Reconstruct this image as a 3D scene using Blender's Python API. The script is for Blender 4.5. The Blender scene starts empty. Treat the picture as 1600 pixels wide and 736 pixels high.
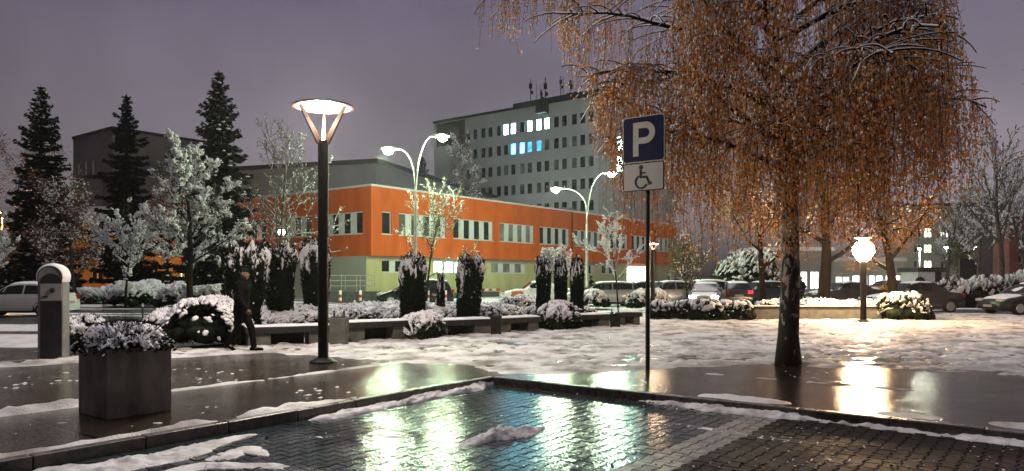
# Snowy night square with a parking sign, birch and hospital: everything built in code.
SKY = 0.0140          # strength of the night sky
SUN = 0.42           # diffuse night glow from above
EXPO = 1.88
HAZE = 0.00028
P_NEAR, P_MID, P_RIGHT = 380.0, 60.0, 0.0
P_STREET, P_GLOBE, P_SOD, P_FAR = 330.0, 300.0, 420.0, 330.0
import bpy, math, random
import numpy as np
from mathutils import Vector, Matrix

# ------------------------------------------------------------------ basics
RN = random.Random(11)
NR = np.random.default_rng(11)
scene = bpy.context.scene
COL = scene.collection
F, CX, HY, CH = 1150.0, 800.0, 433.0, 1.6          # lens of the photograph (pixels), horizon row, eye height
R = math.radians


def W(x, y, Y):
    return Vector(((x - CX) / F * Y, Y, CH + (HY - y) / F * Y))


def G(x, y, z=0.0):
    Y = F * (CH - z) / (y - HY)
    return Vector(((x - CX) / F * Y, Y, z))


C0 = Vector((-0.31, 11.7, 0))                       # corner of the kerb
AV = Vector((0.605, 0.796, 0)).normalized()         # away-right
BV = Vector((-AV.y, AV.x, 0))                       # away-left
YAW = math.atan2(AV.y, AV.x)


def P(a, b, z=0.0):
    return C0 + AV * a + BV * b + Vector((0, 0, z))


def toab(x, y):
    dx, dy = x - C0.x, y - C0.y
    return dx * AV.x + dy * AV.y, dx * BV.x + dy * BV.y


# ------------------------------------------------------------------ noise
def _hash(ix, iy, seed):
    n = (ix * 374761393 + iy * 668265263 + seed * 982451653) & 0x7FFFFFFF
    n = ((n ^ (n >> 13)) * 1274126177) & 0x7FFFFFFF
    n = (n ^ (n >> 16)) & 0xFFFFFF
    return n / float(0xFFFFFF)


def vnoise(x, y, seed=0):
    x = np.asarray(x, float); y = np.asarray(y, float)
    ix = np.floor(x).astype(np.int64); iy = np.floor(y).astype(np.int64)
    fx = x - ix; fy = y - iy
    fx = fx * fx * (3 - 2 * fx); fy = fy * fy * (3 - 2 * fy)
    a = _hash(ix, iy, seed); b = _hash(ix + 1, iy, seed)
    c = _hash(ix, iy + 1, seed); d = _hash(ix + 1, iy + 1, seed)
    return (a * (1 - fx) + b * fx) * (1 - fy) + (c * (1 - fx) + d * fx) * fy


def fbm(x, y, seed=0, octv=4):
    s = 0.0; amp = 0.5; f = 1.0
    for k in range(octv):
        s = s + amp * vnoise(np.asarray(x) * f, np.asarray(y) * f, seed + k * 17)
        amp *= 0.5; f *= 2.03
    return s / (1 - 0.5 ** octv)                   # 0..1


# ------------------------------------------------------------------ materials
def new_mat(name):
    m = bpy.data.materials.new(name)
    m.use_nodes = True
    nt = m.node_tree
    for n in list(nt.nodes):
        nt.nodes.remove(n)
    out = nt.nodes.new('ShaderNodeOutputMaterial')
    return m, nt, out


def pm(name, c1, c2=None, scale=6.0, rough=0.6, rough2=None, bump=0.0, bscale=40.0, metal=0.0, spec=0.5,
       stretch=(1, 1, 1), contrast=(0.35, 0.65), transl=0.0, detail=4.0, rscale=None, coords='Object', bdist=0.02):
    m, nt, out = new_mat(name)
    N = nt.nodes.new; L = nt.links.new
    b = N('ShaderNodeBsdfPrincipled')
    b.inputs['Metallic'].default_value = metal
    b.inputs['Specular IOR Level'].default_value = spec
    tc = N('ShaderNodeTexCoord'); mp = N('ShaderNodeMapping')
    mp.inputs['Scale'].default_value = stretch
    L(tc.outputs[coords], mp.inputs['Vector'])
    nz = N('ShaderNodeTexNoise'); nz.inputs['Scale'].default_value = scale; nz.inputs['Detail'].default_value = detail
    L(mp.outputs['Vector'], nz.inputs['Vector'])
    rp = N('ShaderNodeValToRGB')
    rp.color_ramp.elements[0].position = contrast[0]; rp.color_ramp.elements[1].position = contrast[1]
    c2 = c2 if c2 is not None else tuple(v * 0.75 for v in c1)
    rp.color_ramp.elements[0].color = (*c2, 1); rp.color_ramp.elements[1].color = (*c1, 1)
    L(nz.outputs['Fac'], rp.inputs['Fac'])
    L(rp.outputs['Color'], b.inputs['Base Color'])
    if rough2 is None:
        b.inputs['Roughness'].default_value = rough
    else:
        n2 = N('ShaderNodeTexNoise'); n2.inputs['Scale'].default_value = rscale or scale * 0.7; n2.inputs['Detail'].default_value = 5
        L(mp.outputs['Vector'], n2.inputs['Vector'])
        mr = N('ShaderNodeMapRange')
        mr.inputs['From Min'].default_value = 0.35; mr.inputs['From Max'].default_value = 0.65
        mr.inputs['To Min'].default_value = rough; mr.inputs['To Max'].default_value = rough2
        L(n2.outputs['Fac'], mr.inputs['Value']); L(mr.outputs['Result'], b.inputs['Roughness'])
    if bump > 0:
        n3 = N('ShaderNodeTexNoise'); n3.inputs['Scale'].default_value = bscale; n3.inputs['Detail'].default_value = 3
        L(mp.outputs['Vector'], n3.inputs['Vector'])
        bp = N('ShaderNodeBump'); bp.inputs['Strength'].default_value = bump; bp.inputs['Distance'].default_value = bdist
        L(n3.outputs['Fac'], bp.inputs['Height']); L(bp.outputs['Normal'], b.inputs['Normal'])
    if transl > 0:
        t = N('ShaderNodeBsdfTranslucent'); L(rp.outputs['Color'], t.inputs['Color'])
        mx = N('ShaderNodeMixShader'); mx.inputs['Fac'].default_value = transl
        L(b.outputs[0], mx.inputs[1]); L(t.outputs[0], mx.inputs[2]); L(mx.outputs[0], out.inputs['Surface'])
    else:
        L(b.outputs[0], out.inputs['Surface'])
    return m


def em(name, col, strength, pattern=0.0, pscale=3.0):
    m, nt, out = new_mat(name)
    N = nt.nodes.new; L = nt.links.new
    e = N('ShaderNodeEmission'); e.inputs['Strength'].default_value = strength
    e.inputs['Color'].default_value = (*col, 1)
    if pattern > 0:
        tc = N('ShaderNodeTexCoord'); nz = N('ShaderNodeTexNoise'); nz.inputs['Scale'].default_value = pscale
        L(tc.outputs['Object'], nz.inputs['Vector'])
        mr = N('ShaderNodeMapRange'); mr.inputs['From Min'].default_value = 0.3; mr.inputs['From Max'].default_value = 0.7
        mr.inputs['To Min'].default_value = strength * (1 - pattern); mr.inputs['To Max'].default_value = strength * (1 + pattern)
        L(nz.outputs['Fac'], mr.inputs['Value']); L(mr.outputs['Result'], e.inputs['Strength'])
    L(e.outputs[0], out.inputs['Surface'])
    return m


def glass_dark(name, col=(0.02, 0.025, 0.025), rough=0.04):
    return pm(name, col, tuple(v * 0.6 for v in col), scale=0.8, rough=rough, spec=0.6)


M = {}
M['snow'] = pm('snow', (0.82, 0.82, 0.84), (0.70, 0.70, 0.73), scale=9, rough=0.55, bump=0.35, bscale=55, spec=0.3)
M['snow_soft'] = pm('soft_snow', (0.84, 0.84, 0.85), (0.74, 0.74, 0.77), scale=14, rough=0.6, spec=0.25)
M['snow_trod'] = pm('trodden_snow', (0.66, 0.65, 0.64), (0.22, 0.20, 0.18), scale=1.3, rough=0.4, rough2=0.7, bump=0.9, bscale=38, spec=0.35, contrast=(0.34, 0.56), detail=9)
M['snow_slush'] = pm('old_grainy_snow', (0.70, 0.69, 0.70), (0.34, 0.32, 0.32), scale=5.5, rough=0.5, bump=0.9, bscale=95, spec=0.4, contrast=(0.30, 0.58), detail=8, bdist=0.012)
M['frost_bark'] = pm('frosted_twig', (0.15, 0.125, 0.11), (0.07, 0.058, 0.05), scale=6, rough=0.9, spec=0.06)
M['pane_light'] = pm('pane_with_curtain', (0.30, 0.31, 0.28), (0.12, 0.125, 0.11), scale=0.9, rough=0.2)
M['snow_road'] = pm('road_slush', (0.74, 0.74, 0.75), (0.5, 0.5, 0.5), scale=2.0, rough=0.5, bump=0.4, bscale=18, contrast=(0.3, 0.55))
M['asphalt'] = pm('wet_asphalt', (0.05, 0.05, 0.05), (0.03, 0.03, 0.03), scale=1.2, rough=0.10, rough2=0.38, bump=0.10, bscale=120, rscale=0.6)
M['stone_dark'] = pm('dark_stone', (0.022, 0.022, 0.02), (0.011, 0.011, 0.01), scale=7, rough=0.45, rough2=0.7, bump=0.25, bscale=60, spec=0.2)
M['stone_grey'] = pm('grey_concrete', (0.13, 0.13, 0.115), (0.08, 0.08, 0.072), scale=5, rough=0.7, bump=0.25, bscale=50)
M['stone_seat'] = pm('seat_stone', (0.035, 0.034, 0.032), (0.02, 0.02, 0.019), scale=6, rough=0.55, bump=0.2, bscale=60, spec=0.2)
M['planter'] = pm('planter_concrete', (0.25, 0.235, 0.215), (0.10, 0.094, 0.086), scale=3.5, rough=0.5, rough2=0.75, bump=0.3, bscale=70, stretch=(1, 1, 0.5), spec=0.2)
M['kerb'] = pm('kerb_granite', (0.11, 0.10, 0.085), (0.05, 0.045, 0.04), scale=9, rough=0.18, rough2=0.45, bump=0.25, bscale=60)
M['black_metal'] = pm('black_metal', (0.010, 0.009, 0.009), (0.006, 0.006, 0.006), scale=5, rough=0.3, rough2=0.5, bump=0.05, bscale=90, spec=0.25)
M['bronze'] = pm('bronze_metal', (0.05, 0.025, 0.015), (0.03, 0.015, 0.01), scale=5, rough=0.35, metal=0.3)
M['galv'] = pm('galvanised_steel', (0.55, 0.56, 0.55), (0.4, 0.41, 0.4), scale=4, rough=0.35, rough2=0.55, metal=0.5)
M['bark'] = pm('dark_bark', (0.032, 0.025, 0.02), (0.013, 0.01, 0.009), scale=8, rough=0.85, bump=0.6, bscale=22, stretch=(1, 1, 0.3), spec=0.06)
M['bark_grey'] = pm('grey_bark', (0.085, 0.072, 0.064), (0.04, 0.034, 0.03), scale=8, rough=0.85, bump=0.5, bscale=22, stretch=(1, 1, 0.3), spec=0.06)
M['needle'] = pm('dark_needles', (0.011, 0.016, 0.008), (0.005, 0.008, 0.004), scale=3, rough=0.6, spec=0.06)
M['spruce'] = pm('spruce_needles', (0.014, 0.020, 0.013), (0.006, 0.009, 0.006), scale=1.5, rough=0.7, spec=0.06)
M['juniper'] = pm('juniper_green', (0.016, 0.024, 0.012), (0.006, 0.009, 0.005), scale=4, rough=0.7, spec=0.06)
M['leaf_green'] = pm('dull_green_leaf', (0.075, 0.085, 0.03), (0.03, 0.035, 0.014), scale=3, rough=0.5, transl=0.25)
M['leaf_gold'] = pm('yellow_green_leaf', (0.17, 0.15, 0.03), (0.07, 0.06, 0.015), scale=3, rough=0.5, transl=0.35)
M['leaf_birch'] = pm('rust_birch_leaf', (0.74, 0.35, 0.10), (0.46, 0.18, 0.055), scale=1.3, rough=0.42, transl=0.5, contrast=(0.3, 0.68))
M['leaf_brown'] = pm('brown_leaf', (0.17, 0.07, 0.025), (0.07, 0.03, 0.015), scale=2, rough=0.45, transl=0.3)
M['red_leaf'] = pm('wet_fallen_leaf', (0.14, 0.03, 0.012), (0.06, 0.025, 0.012), scale=9, rough=0.2)
M['orange'] = pm('orange_render', (0.70, 0.128, 0.011), (0.53, 0.085, 0.008), scale=1.1, rough=0.8, bump=0.05, bscale=60, detail=7, stretch=(1, 1, 0.22), contrast=(0.28, 0.6))
M['cream_green'] = pm('pale_yellow_render', (0.57, 0.53, 0.27), (0.44, 0.41, 0.21), scale=1.0, rough=0.8, detail=7, stretch=(1, 1, 0.3))
M['grey_green'] = pm('grey_green_render', (0.42, 0.43, 0.34), (0.36, 0.37, 0.30), scale=0.4, rough=0.8, detail=6)
M['hall'] = pm('grey_hall_render', (0.30, 0.31, 0.30), (0.24, 0.25, 0.245), scale=0.3, rough=0.85, detail=6)
M['tower'] = pm('pale_grey_render', (0.68, 0.71, 0.69), (0.54, 0.565, 0.55), scale=0.22, rough=0.85, detail=8, stretch=(1, 1, 0.4))
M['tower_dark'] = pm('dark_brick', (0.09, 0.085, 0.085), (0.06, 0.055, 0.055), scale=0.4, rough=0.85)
M['roof_dark'] = pm('dark_roofing', (0.035, 0.034, 0.034), (0.02, 0.02, 0.02), scale=1, rough=0.6)
M['white_frame'] = pm('white_frame', (0.72, 0.73, 0.72), (0.62, 0.63, 0.62), scale=1.5, rough=0.4)
M['pane'] = glass_dark('dark_pane')
M['pane_blind'] = pm('pane_with_blind', (0.14, 0.15, 0.13), (0.05, 0.055, 0.05), scale=1.3, rough=0.15)
M['lit_white'] = em('lit_window_white', (0.42, 1.0, 0.95), 9.0, 0.7, 3.0)
M['lit_blue'] = em('lit_window_blue', (0.03, 0.46, 1.0), 7.0, 0.6, 3.0)
M['lit_dim'] = em('lit_window_dim', (0.04, 0.24, 0.6), 0.9, 0.4, 2.0)
M['lit_warm'] = em('lit_window_warm', (1.0, 0.86, 0.62), 2.2, 0.35, 1.5)
M['lit_shop'] = em('lit_shop', (0.95, 1.0, 0.93), 2.0, 0.5, 0.7)
M['yellow_wall'] = pm('ochre_render', (0.45, 0.29, 0.12), (0.34, 0.21, 0.09), scale=0.5, rough=0.85, detail=6)
M['old_grey'] = pm('old_grey_render', (0.22, 0.20, 0.20), (0.16, 0.15, 0.15), scale=0.3, rough=0.9, detail=6)
M['brick_red'] = pm('red_brick', (0.25, 0.075, 0.06), (0.16, 0.05, 0.045), scale=0.5, rough=0.85, detail=6)
M['rubber'] = pm('tyre_rubber', (0.02, 0.02, 0.02), (0.014, 0.014, 0.014), scale=5, rough=0.75)
M['alloy'] = pm('alloy_rim', (0.6, 0.6, 0.6), (0.5, 0.5, 0.5), scale=4, rough=0.3, metal=0.7)
M['car_glass'] = glass_dark('car_glass', (0.015, 0.018, 0.018), 0.03)
M['car_white'] = pm('white_car_paint', (0.72, 0.73, 0.73), (0.62, 0.63, 0.63), scale=1, rough=0.22)
M['car_black'] = pm('black_car_paint', (0.015, 0.016, 0.018), (0.01, 0.01, 0.011), scale=1, rough=0.15)
M['car_silver'] = pm('silver_car_paint', (0.34, 0.35, 0.36), (0.28, 0.29, 0.30), scale=1, rough=0.25, metal=0.4)
M['car_dark'] = pm('dark_grey_car_paint', (0.05, 0.052, 0.055), (0.035, 0.035, 0.038), scale=1, rough=0.2)
M['car_yellow'] = pm('yellow_car_paint', (0.6, 0.33, 0.02), (0.5, 0.27, 0.02), scale=1, rough=0.25)
M['trim_black'] = pm('black_plastic', (0.02, 0.02, 0.02), (0.014, 0.014, 0.014), scale=3, rough=0.5, spec=0.25)
M['lens_clear'] = pm('clear_lens', (0.6, 0.62, 0.63), (0.4, 0.42, 0.43), scale=8, rough=0.12)
M['lens_red'] = pm('red_lens', (0.35, 0.012, 0.012), (0.25, 0.01, 0.01), scale=8, rough=0.15)
M['head_on'] = em('lit_headlight', (0.95, 1.0, 0.92), 14)
M['tail_on'] = em('lit_tail_light', (1.0, 0.02, 0.05), 0.8)
M['bollard_red'] = pm('red_paint', (0.5, 0.03, 0.02), (0.4, 0.025, 0.02), scale=5, rough=0.4)
M['bollard_white'] = pm('white_paint', (0.75, 0.75, 0.72), (0.6, 0.6, 0.58), scale=5, rough=0.4)
M['bin_orange'] = pm('orange_plastic', (0.55, 0.16, 0.06), (0.45, 0.12, 0.05), scale=4, rough=0.45)
M['sign_blue'] = pm('sign_blue', (0.005, 0.009, 0.055), (0.004, 0.007, 0.042), scale=3, rough=0.3)
M['sign_white'] = pm('sign_white', (0.46, 0.46, 0.45), (0.40, 0.40, 0.39), scale=3, rough=0.4)
M['sign_black'] = pm('sign_black', (0.012, 0.012, 0.012), (0.01, 0.01, 0.01), scale=3, rough=0.4)
M['jacket'] = pm('black_jacket', (0.005, 0.005, 0.0055), (0.003, 0.003, 0.0035), scale=12, rough=0.8, bump=0.4, bscale=18, spec=0.06)
M['trousers'] = pm('black_trousers', (0.007, 0.007, 0.008), (0.004, 0.004, 0.005), scale=12, rough=0.85, bump=0.3, bscale=20, spec=0.06)
M['skin'] = pm('skin', (0.14, 0.08, 0.055), (0.10, 0.06, 0.04), scale=9, rough=0.5)
M['machine_dark'] = pm('dark_machine_metal', (0.035, 0.034, 0.034), (0.022, 0.022, 0.022), scale=4, rough=0.35, spec=0.25)
M['machine_grey'] = pm('grey_machine_panel', (0.33, 0.32, 0.31), (0.27, 0.26, 0.26), scale=6, rough=0.4)
M['machine_body'] = pm('light_machine_body', (0.24, 0.24, 0.235), (0.17, 0.17, 0.165), scale=5, rough=0.35)
M['lamp_near'] = em('lamp_diffuser_warm', (1.0, 0.85, 0.70), 2.6)
M['lamp_far'] = em('lamp_diffuser_bright', (1.0, 0.74, 0.50), 30.0)
M['lamp_bloom'] = em('lamp_bloom_glow', (1.0, 0.63, 0.33), 125.0)  # glow for the bloom round the bright lamp, no glass part
M['lamp_street'] = em('street_lamp_lens', (0.70, 1.0, 0.60), 110.0)
M['lamp_far_white'] = em('far_lamp_lens', (0.9, 1.0, 0.86), 18.0)
M['lamp_globe'] = em('globe_lamp', (0.92, 1.0, 0.95), 8.0)
M['lamp_sodium'] = em('sodium_lens', (1.0, 0.42, 0.06), 40.0)
M['rail'] = pm('pale_rail', (0.5, 0.5, 0.46), (0.4, 0.4, 0.37), scale=6, rough=0.4)


def birch_bark():
    m, nt, out = new_mat('birch_bark')
    N = nt.nodes.new; L = nt.links.new
    b = N('ShaderNodeBsdfPrincipled'); b.inputs['Roughness'].default_value = 0.75
    tc = N('ShaderNodeTexCoord')
    mp = N('ShaderNodeMapping'); mp.inputs['Scale'].default_value = (4.2, 4.2, 2.0)
    L(tc.outputs['Object'], mp.inputs['Vector'])
    nz = N('ShaderNodeTexNoise'); nz.inputs['Scale'].default_value = 1.9; nz.inputs['Detail'].default_value = 5; nz.inputs['Distortion'].default_value = 0.6
    L(mp.outputs['Vector'], nz.inputs['Vector'])
    sx = N('ShaderNodeSeparateXYZ'); L(tc.outputs['Object'], sx.inputs[0])
    mr = N('ShaderNodeMapRange'); mr.inputs['From Min'].default_value = 0.0; mr.inputs['From Max'].default_value = 2.6
    mr.inputs['To Min'].default_value = -0.14; mr.inputs['To Max'].default_value = 0.05
    L(sx.outputs['Z'], mr.inputs['Value'])
    ad = N('ShaderNodeMath'); ad.operation = 'ADD'; L(nz.outputs['Fac'], ad.inputs[0]); L(mr.outputs['Result'], ad.inputs[1])
    rp = N('ShaderNodeValToRGB')
    rp.color_ramp.elements[0].position = 0.505; rp.color_ramp.elements[0].color = (0.014, 0.012, 0.011, 1)
    rp.color_ramp.elements[1].position = 0.55; rp.color_ramp.elements[1].color = (0.36, 0.32, 0.29, 1)
    L(ad.outputs[0], rp.inputs['Fac']); L(rp.outputs['Color'], b.inputs['Base Color'])
    bp = N('ShaderNodeBump'); bp.inputs['Strength'].default_value = 0.7; bp.inputs['Distance'].default_value = 0.03
    L(ad.outputs[0], bp.inputs['Height']); L(bp.outputs['Normal'], b.inputs['Normal'])
    L(b.outputs[0], out.inputs['Surface'])
    return m


M['birch_bark'] = birch_bark()


def wet_slabs():
    """large dark wet slabs: joints, puddle film of changing gloss, fine grain that breaks reflections up"""
    m, nt, out = new_mat('wet_slabs')
    N = nt.nodes.new; L = nt.links.new
    b = N('ShaderNodeBsdfPrincipled'); b.inputs['Specular IOR Level'].default_value = 0.32
    tc = N('ShaderNodeTexCoord')
    br = N('ShaderNodeTexBrick'); br.inputs['Scale'].default_value = 1.0
    br.inputs['Brick Width'].default_value = 1.45; br.inputs['Row Height'].default_value = 1.45
    br.inputs['Mortar Size'].default_value = 0.028; br.offset = 0.0
    br.inputs['Color1'].default_value = (0.060, 0.046, 0.032, 1); br.inputs['Color2'].default_value = (0.042, 0.032, 0.023, 1)
    br.inputs['Mortar'].default_value = (0.007, 0.006, 0.006, 1)
    L(tc.outputs['Object'], br.inputs['Vector'])
    nz = N('ShaderNodeTexNoise'); nz.inputs['Scale'].default_value = 0.9; nz.inputs['Detail'].default_value = 6
    L(tc.outputs['Object'], nz.inputs['Vector'])
    mx = N('ShaderNodeMix'); mx.data_type = 'RGBA'; mx.blend_type = 'MULTIPLY'; mx.inputs['Factor'].default_value = 0.6
    rp = N('ShaderNodeValToRGB'); rp.color_ramp.elements[0].position = 0.3; rp.color_ramp.elements[1].position = 0.7
    rp.color_ramp.elements[0].color = (0.5, 0.48, 0.46, 1); rp.color_ramp.elements[1].color = (1.1, 1.05, 1.0, 1)
    L(nz.outputs['Fac'], rp.inputs['Fac'])
    L(br.outputs['Color'], mx.inputs['A']); L(rp.outputs['Color'], mx.inputs['B']); L(mx.outputs['Result'], b.inputs['Base Color'])
    n2 = N('ShaderNodeTexNoise'); n2.inputs['Scale'].default_value = 0.55; n2.inputs['Detail'].default_value = 7
    L(tc.outputs['Object'], n2.inputs['Vector'])
    mr = N('ShaderNodeMapRange'); mr.inputs['From Min'].default_value = 0.38; mr.inputs['From Max'].default_value = 0.66
    mr.inputs['To Min'].default_value = 0.03; mr.inputs['To Max'].default_value = 0.16
    L(n2.outputs['Fac'], mr.inputs['Value']); L(mr.outputs['Result'], b.inputs['Roughness'])
    n3 = N('ShaderNodeTexNoise'); n3.inputs['Scale'].default_value = 34; n3.inputs['Detail'].default_value = 3
    L(tc.outputs['Object'], n3.inputs['Vector'])
    n4 = N('ShaderNodeTexNoise'); n4.inputs['Scale'].default_value = 2.2; n4.inputs['Detail'].default_value = 2
    L(tc.outputs['Object'], n4.inputs['Vector'])
    bp = N('ShaderNodeBump'); bp.inputs['Strength'].default_value = 0.35; bp.inputs['Distance'].default_value = 0.012
    L(n3.outputs['Fac'], bp.inputs['Height'])
    bq = N('ShaderNodeBump'); bq.inputs['Strength'].default_value = 0.18; bq.inputs['Distance'].default_value = 0.02
    L(n4.outputs['Fac'], bq.inputs['Height']); L(bp.outputs['Normal'], bq.inputs['Normal'])
    bj = N('ShaderNodeBump'); bj.inputs['Strength'].default_value = 1.0; bj.inputs['Distance'].default_value = 0.02; bj.invert = True
    L(br.outputs['Fac'], bj.inputs['Height']); L(bq.outputs['Normal'], bj.inputs['Normal'])
    L(bj.outputs['Normal'], b.inputs['Normal'])
    L(b.outputs[0], out.inputs['Surface'])
    return m


M['slabs'] = wet_slabs()
M['paver'] = pm('wet_paver_reflection_tint', (0.042, 0.058, 0.062), (0.020, 0.028, 0.031), scale=5, rough=0.06, rough2=0.17, bump=0.25, bscale=75, rscale=1.4, bdist=0.006, spec=0.42)  # grey pavers, with the teal of the tower's reflection tinted into the colour
M['paver_red'] = pm('wet_red_paver', (0.020, 0.012, 0.012), (0.009, 0.006, 0.006), scale=9, rough=0.55, rough2=0.8, bump=0.8, spec=0.22, bscale=60, rscale=1.4, bdist=0.012)
M['paver_pale'] = pm('pale_line_paver', (0.26, 0.25, 0.23), (0.16, 0.155, 0.145), scale=6, rough=0.25, rough2=0.5, bump=0.3, bscale=70, bdist=0.006)
M['joint'] = pm('wet_joint_sand', (0.02, 0.019, 0.018), (0.012, 0.012, 0.011), scale=20, rough=0.5)


# ------------------------------------------------------------------ mesh building
class MB:
    def __init__(s):
        s.v = []; s.f = []; s.m = []

    def add(s, vs, fs, m=0):
        o = len(s.v)
        s.v.extend([tuple(v) for v in vs])
        s.f.extend([tuple(i + o for i in f) for f in fs])
        s.m.extend([m] * len(fs))
        return s

    def obox(s, o, ex, ey, ez, m=0):
        o = Vector(o); ex = Vector(ex); ey = Vector(ey); ez = Vector(ez)
        if ex.cross(ey).dot(ez) < 0:
            ex, ey = ey, ex
        vs = [o, o + ex, o + ex + ey, o + ey, o + ez, o + ex + ez, o + ex + ey + ez, o + ey + ez]
        return s.add(vs, [(3, 2, 1, 0), (4, 5, 6, 7), (0, 1, 5, 4), (1, 2, 6, 5), (2, 3, 7, 6), (3, 0, 4, 7)], m)

    def box(s, c, d, m=0):
        return s.obox((c[0] - d[0] / 2, c[1] - d[1] / 2, c[2] - d[2] / 2), (d[0], 0, 0), (0, d[1], 0), (0, 0, d[2]), m)

    def bar(s, p, q, w, h, m=0, up=(0, 0, 1)):
        p = Vector(p); q = Vector(q); d = (q - p)
        u = Vector(up)
        sdir = d.cross(u)
        if sdir.length < 1e-6:
            sdir = d.cross(Vector((1, 0, 0)))
        sdir.normalize(); u = sdir.cross(d).normalized()
        return s.obox(p - sdir * w / 2 - u * h / 2, d, sdir * w, u * h, m)

    def tube(s, pts, rads, n=6, m=0, cap=True):
        pts = [Vector(p) for p in pts]
        if not hasattr(rads, '__len__'):
            rads = [rads] * len(pts)
        vs = []; prev = None
        for i, p in enumerate(pts):
            d = (pts[min(i + 1, len(pts) - 1)] - pts[max(i - 1, 0)])
            if d.length < 1e-9:
                d = Vector((0, 0, 1))
            d.normalize()
            if prev is None:
                a = d.cross(Vector((0, 0, 1)))
                if a.length < 0.05:
                    a = d.cross(Vector((1, 0, 0)))
            else:
                a = prev - d * prev.dot(d)
                if a.length < 1e-6:
                    a = d.cross(Vector((1, 0, 0)))
            a.normalize(); prev = a
            b = d.cross(a)
            for k in range(n):
                t = 2 * math.pi * k / n
                vs.append(p + (a * math.cos(t) + b * math.sin(t)) * rads[i])
        fs = []
        for i in range(len(pts) - 1):
            for k in range(n):
                k2 = (k + 1) % n
                fs.append((i * n + k, i * n + k2, (i + 1) * n + k2, (i + 1) * n + k))
        if cap:
            fs.append(tuple(reversed(range(n))))
            fs.append(tuple((len(pts) - 1) * n + k for k in range(n)))
        return s.add(vs, fs, m)

    def lathe(s, prof, c=(0, 0, 0), n=24, m=0, ax='z'):
        vs = []; fs = []
        for (r, z) in prof:
            for k in range(n):
                t = 2 * math.pi * k / n
                x, y = r * math.cos(t), r * math.sin(t)
                if ax == 'z':
                    vs.append((c[0] + x, c[1] + y, c[2] + z))
                else:                                  # axis along y
                    vs.append((c[0] + y, c[1] + z, c[2] + x))
        for i in range(len(prof) - 1):
            for k in range(n):
                k2 = (k + 1) % n
                fs.append((i * n + k, i * n + k2, (i + 1) * n + k2, (i + 1) * n + k))
        if prof[0][0] > 1e-4:
            fs.append(tuple(reversed(range(n))))
        if prof[-1][0] > 1e-4:
            fs.append(tuple((len(prof) - 1) * n + k for k in range(n)))
        return s.add(vs, fs, m)

    def prism(s, poly, o, ex, ey, ez, m=0):
        """poly in (ex, ey) plane at o, extruded by ez"""
        o = Vector(o); ex = Vector(ex); ey = Vector(ey); ez = Vector(ez)
        n = len(poly)
        a = [o + ex * p[0] + ey * p[1] for p in poly]
        b = [v + ez for v in a]
        fs = [tuple(range(n, 2 * n)), tuple(reversed(range(n)))]
        for i in range(n):
            j = (i + 1) % n
            fs.append((i, j, n + j, n + i))
        return s.add(a + b, fs, m)

    def build(s, name, mats, parent=None, loc=None, rz=0.0, smooth=False, angle=None, bevel=0.0):
        me = bpy.data.meshes.new(name)
        me.from_pydata(s.v, [], s.f)
        if not isinstance(mats, (list, tuple)):
            mats = [mats]
        for m in mats:
            me.materials.append(m)
        if len(mats) > 1:
            me.polygons.foreach_set('material_index', s.m)
        if smooth:
            me.polygons.foreach_set('use_smooth', [True] * len(me.polygons))
        me.update()
        if angle:
            me.set_sharp_from_angle(angle=R(angle))
        return link(name, me, parent, loc, rz, bevel)


def link(name, me, parent=None, loc=None, rz=0.0, bevel=0.0):
    o = bpy.data.objects.new(name, me)
    COL.objects.link(o)
    if name in ('snow_cover', 'limb_snow', 'roof_snow', 'needles', 'crown', 'twigs', 'limbs'):
        o['kind'] = 'stuff'
    if parent is not None:
        o.parent = parent
    if loc is not None:
        o.location = loc
    if rz:
        o.rotation_euler = (0, 0, rz)
    if bevel > 0:
        b = o.modifiers.new('bevel', 'BEVEL'); b.width = bevel; b.segments = 2; b.limit_method = 'ANGLE'
    return o


def npmesh(name, V, Fq, mat, parent=None, smooth=False, loc=None, midx=None, mats=None):
    """V (n,3), Fq (m,k) numpy -> object"""
    V = np.asarray(V, np.float32); Fq = np.asarray(Fq, np.int32)
    me = bpy.data.meshes.new(name)
    k = Fq.shape[1]
    me.vertices.add(len(V)); me.vertices.foreach_set('co', V.ravel())
    me.loops.add(Fq.size); me.loops.foreach_set('vertex_index', Fq.ravel())
    me.polygons.add(len(Fq))
    me.polygons.foreach_set('loop_start', np.arange(len(Fq), dtype=np.int32) * k)
    me.polygons.foreach_set('loop_total', np.full(len(Fq), k, np.int32))
    if smooth:
        me.polygons.foreach_set('use_smooth', np.ones(len(Fq), bool))
    for mm in (mats or [mat]):
        me.materials.append(mm)
    if midx is not None:
        me.polygons.foreach_set('material_index', np.asarray(midx, np.int32))
    me.update(calc_edges=True); me.validate()
    return link(name, me, parent, loc)


def ico(sub):
    import bmesh
    bm = bmesh.new(); bmesh.ops.create_icosphere(bm, subdivisions=sub, radius=1.0)
    bm.verts.ensure_lookup_table()
    V = np.array([v.co[:] for v in bm.verts]); Fc = np.array([[v.index for v in f.verts] for f in bm.faces])
    bm.free()
    return V, Fc


ICO = {1: ico(1), 2: ico(2)}                        # 12 and 42 vertices


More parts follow.
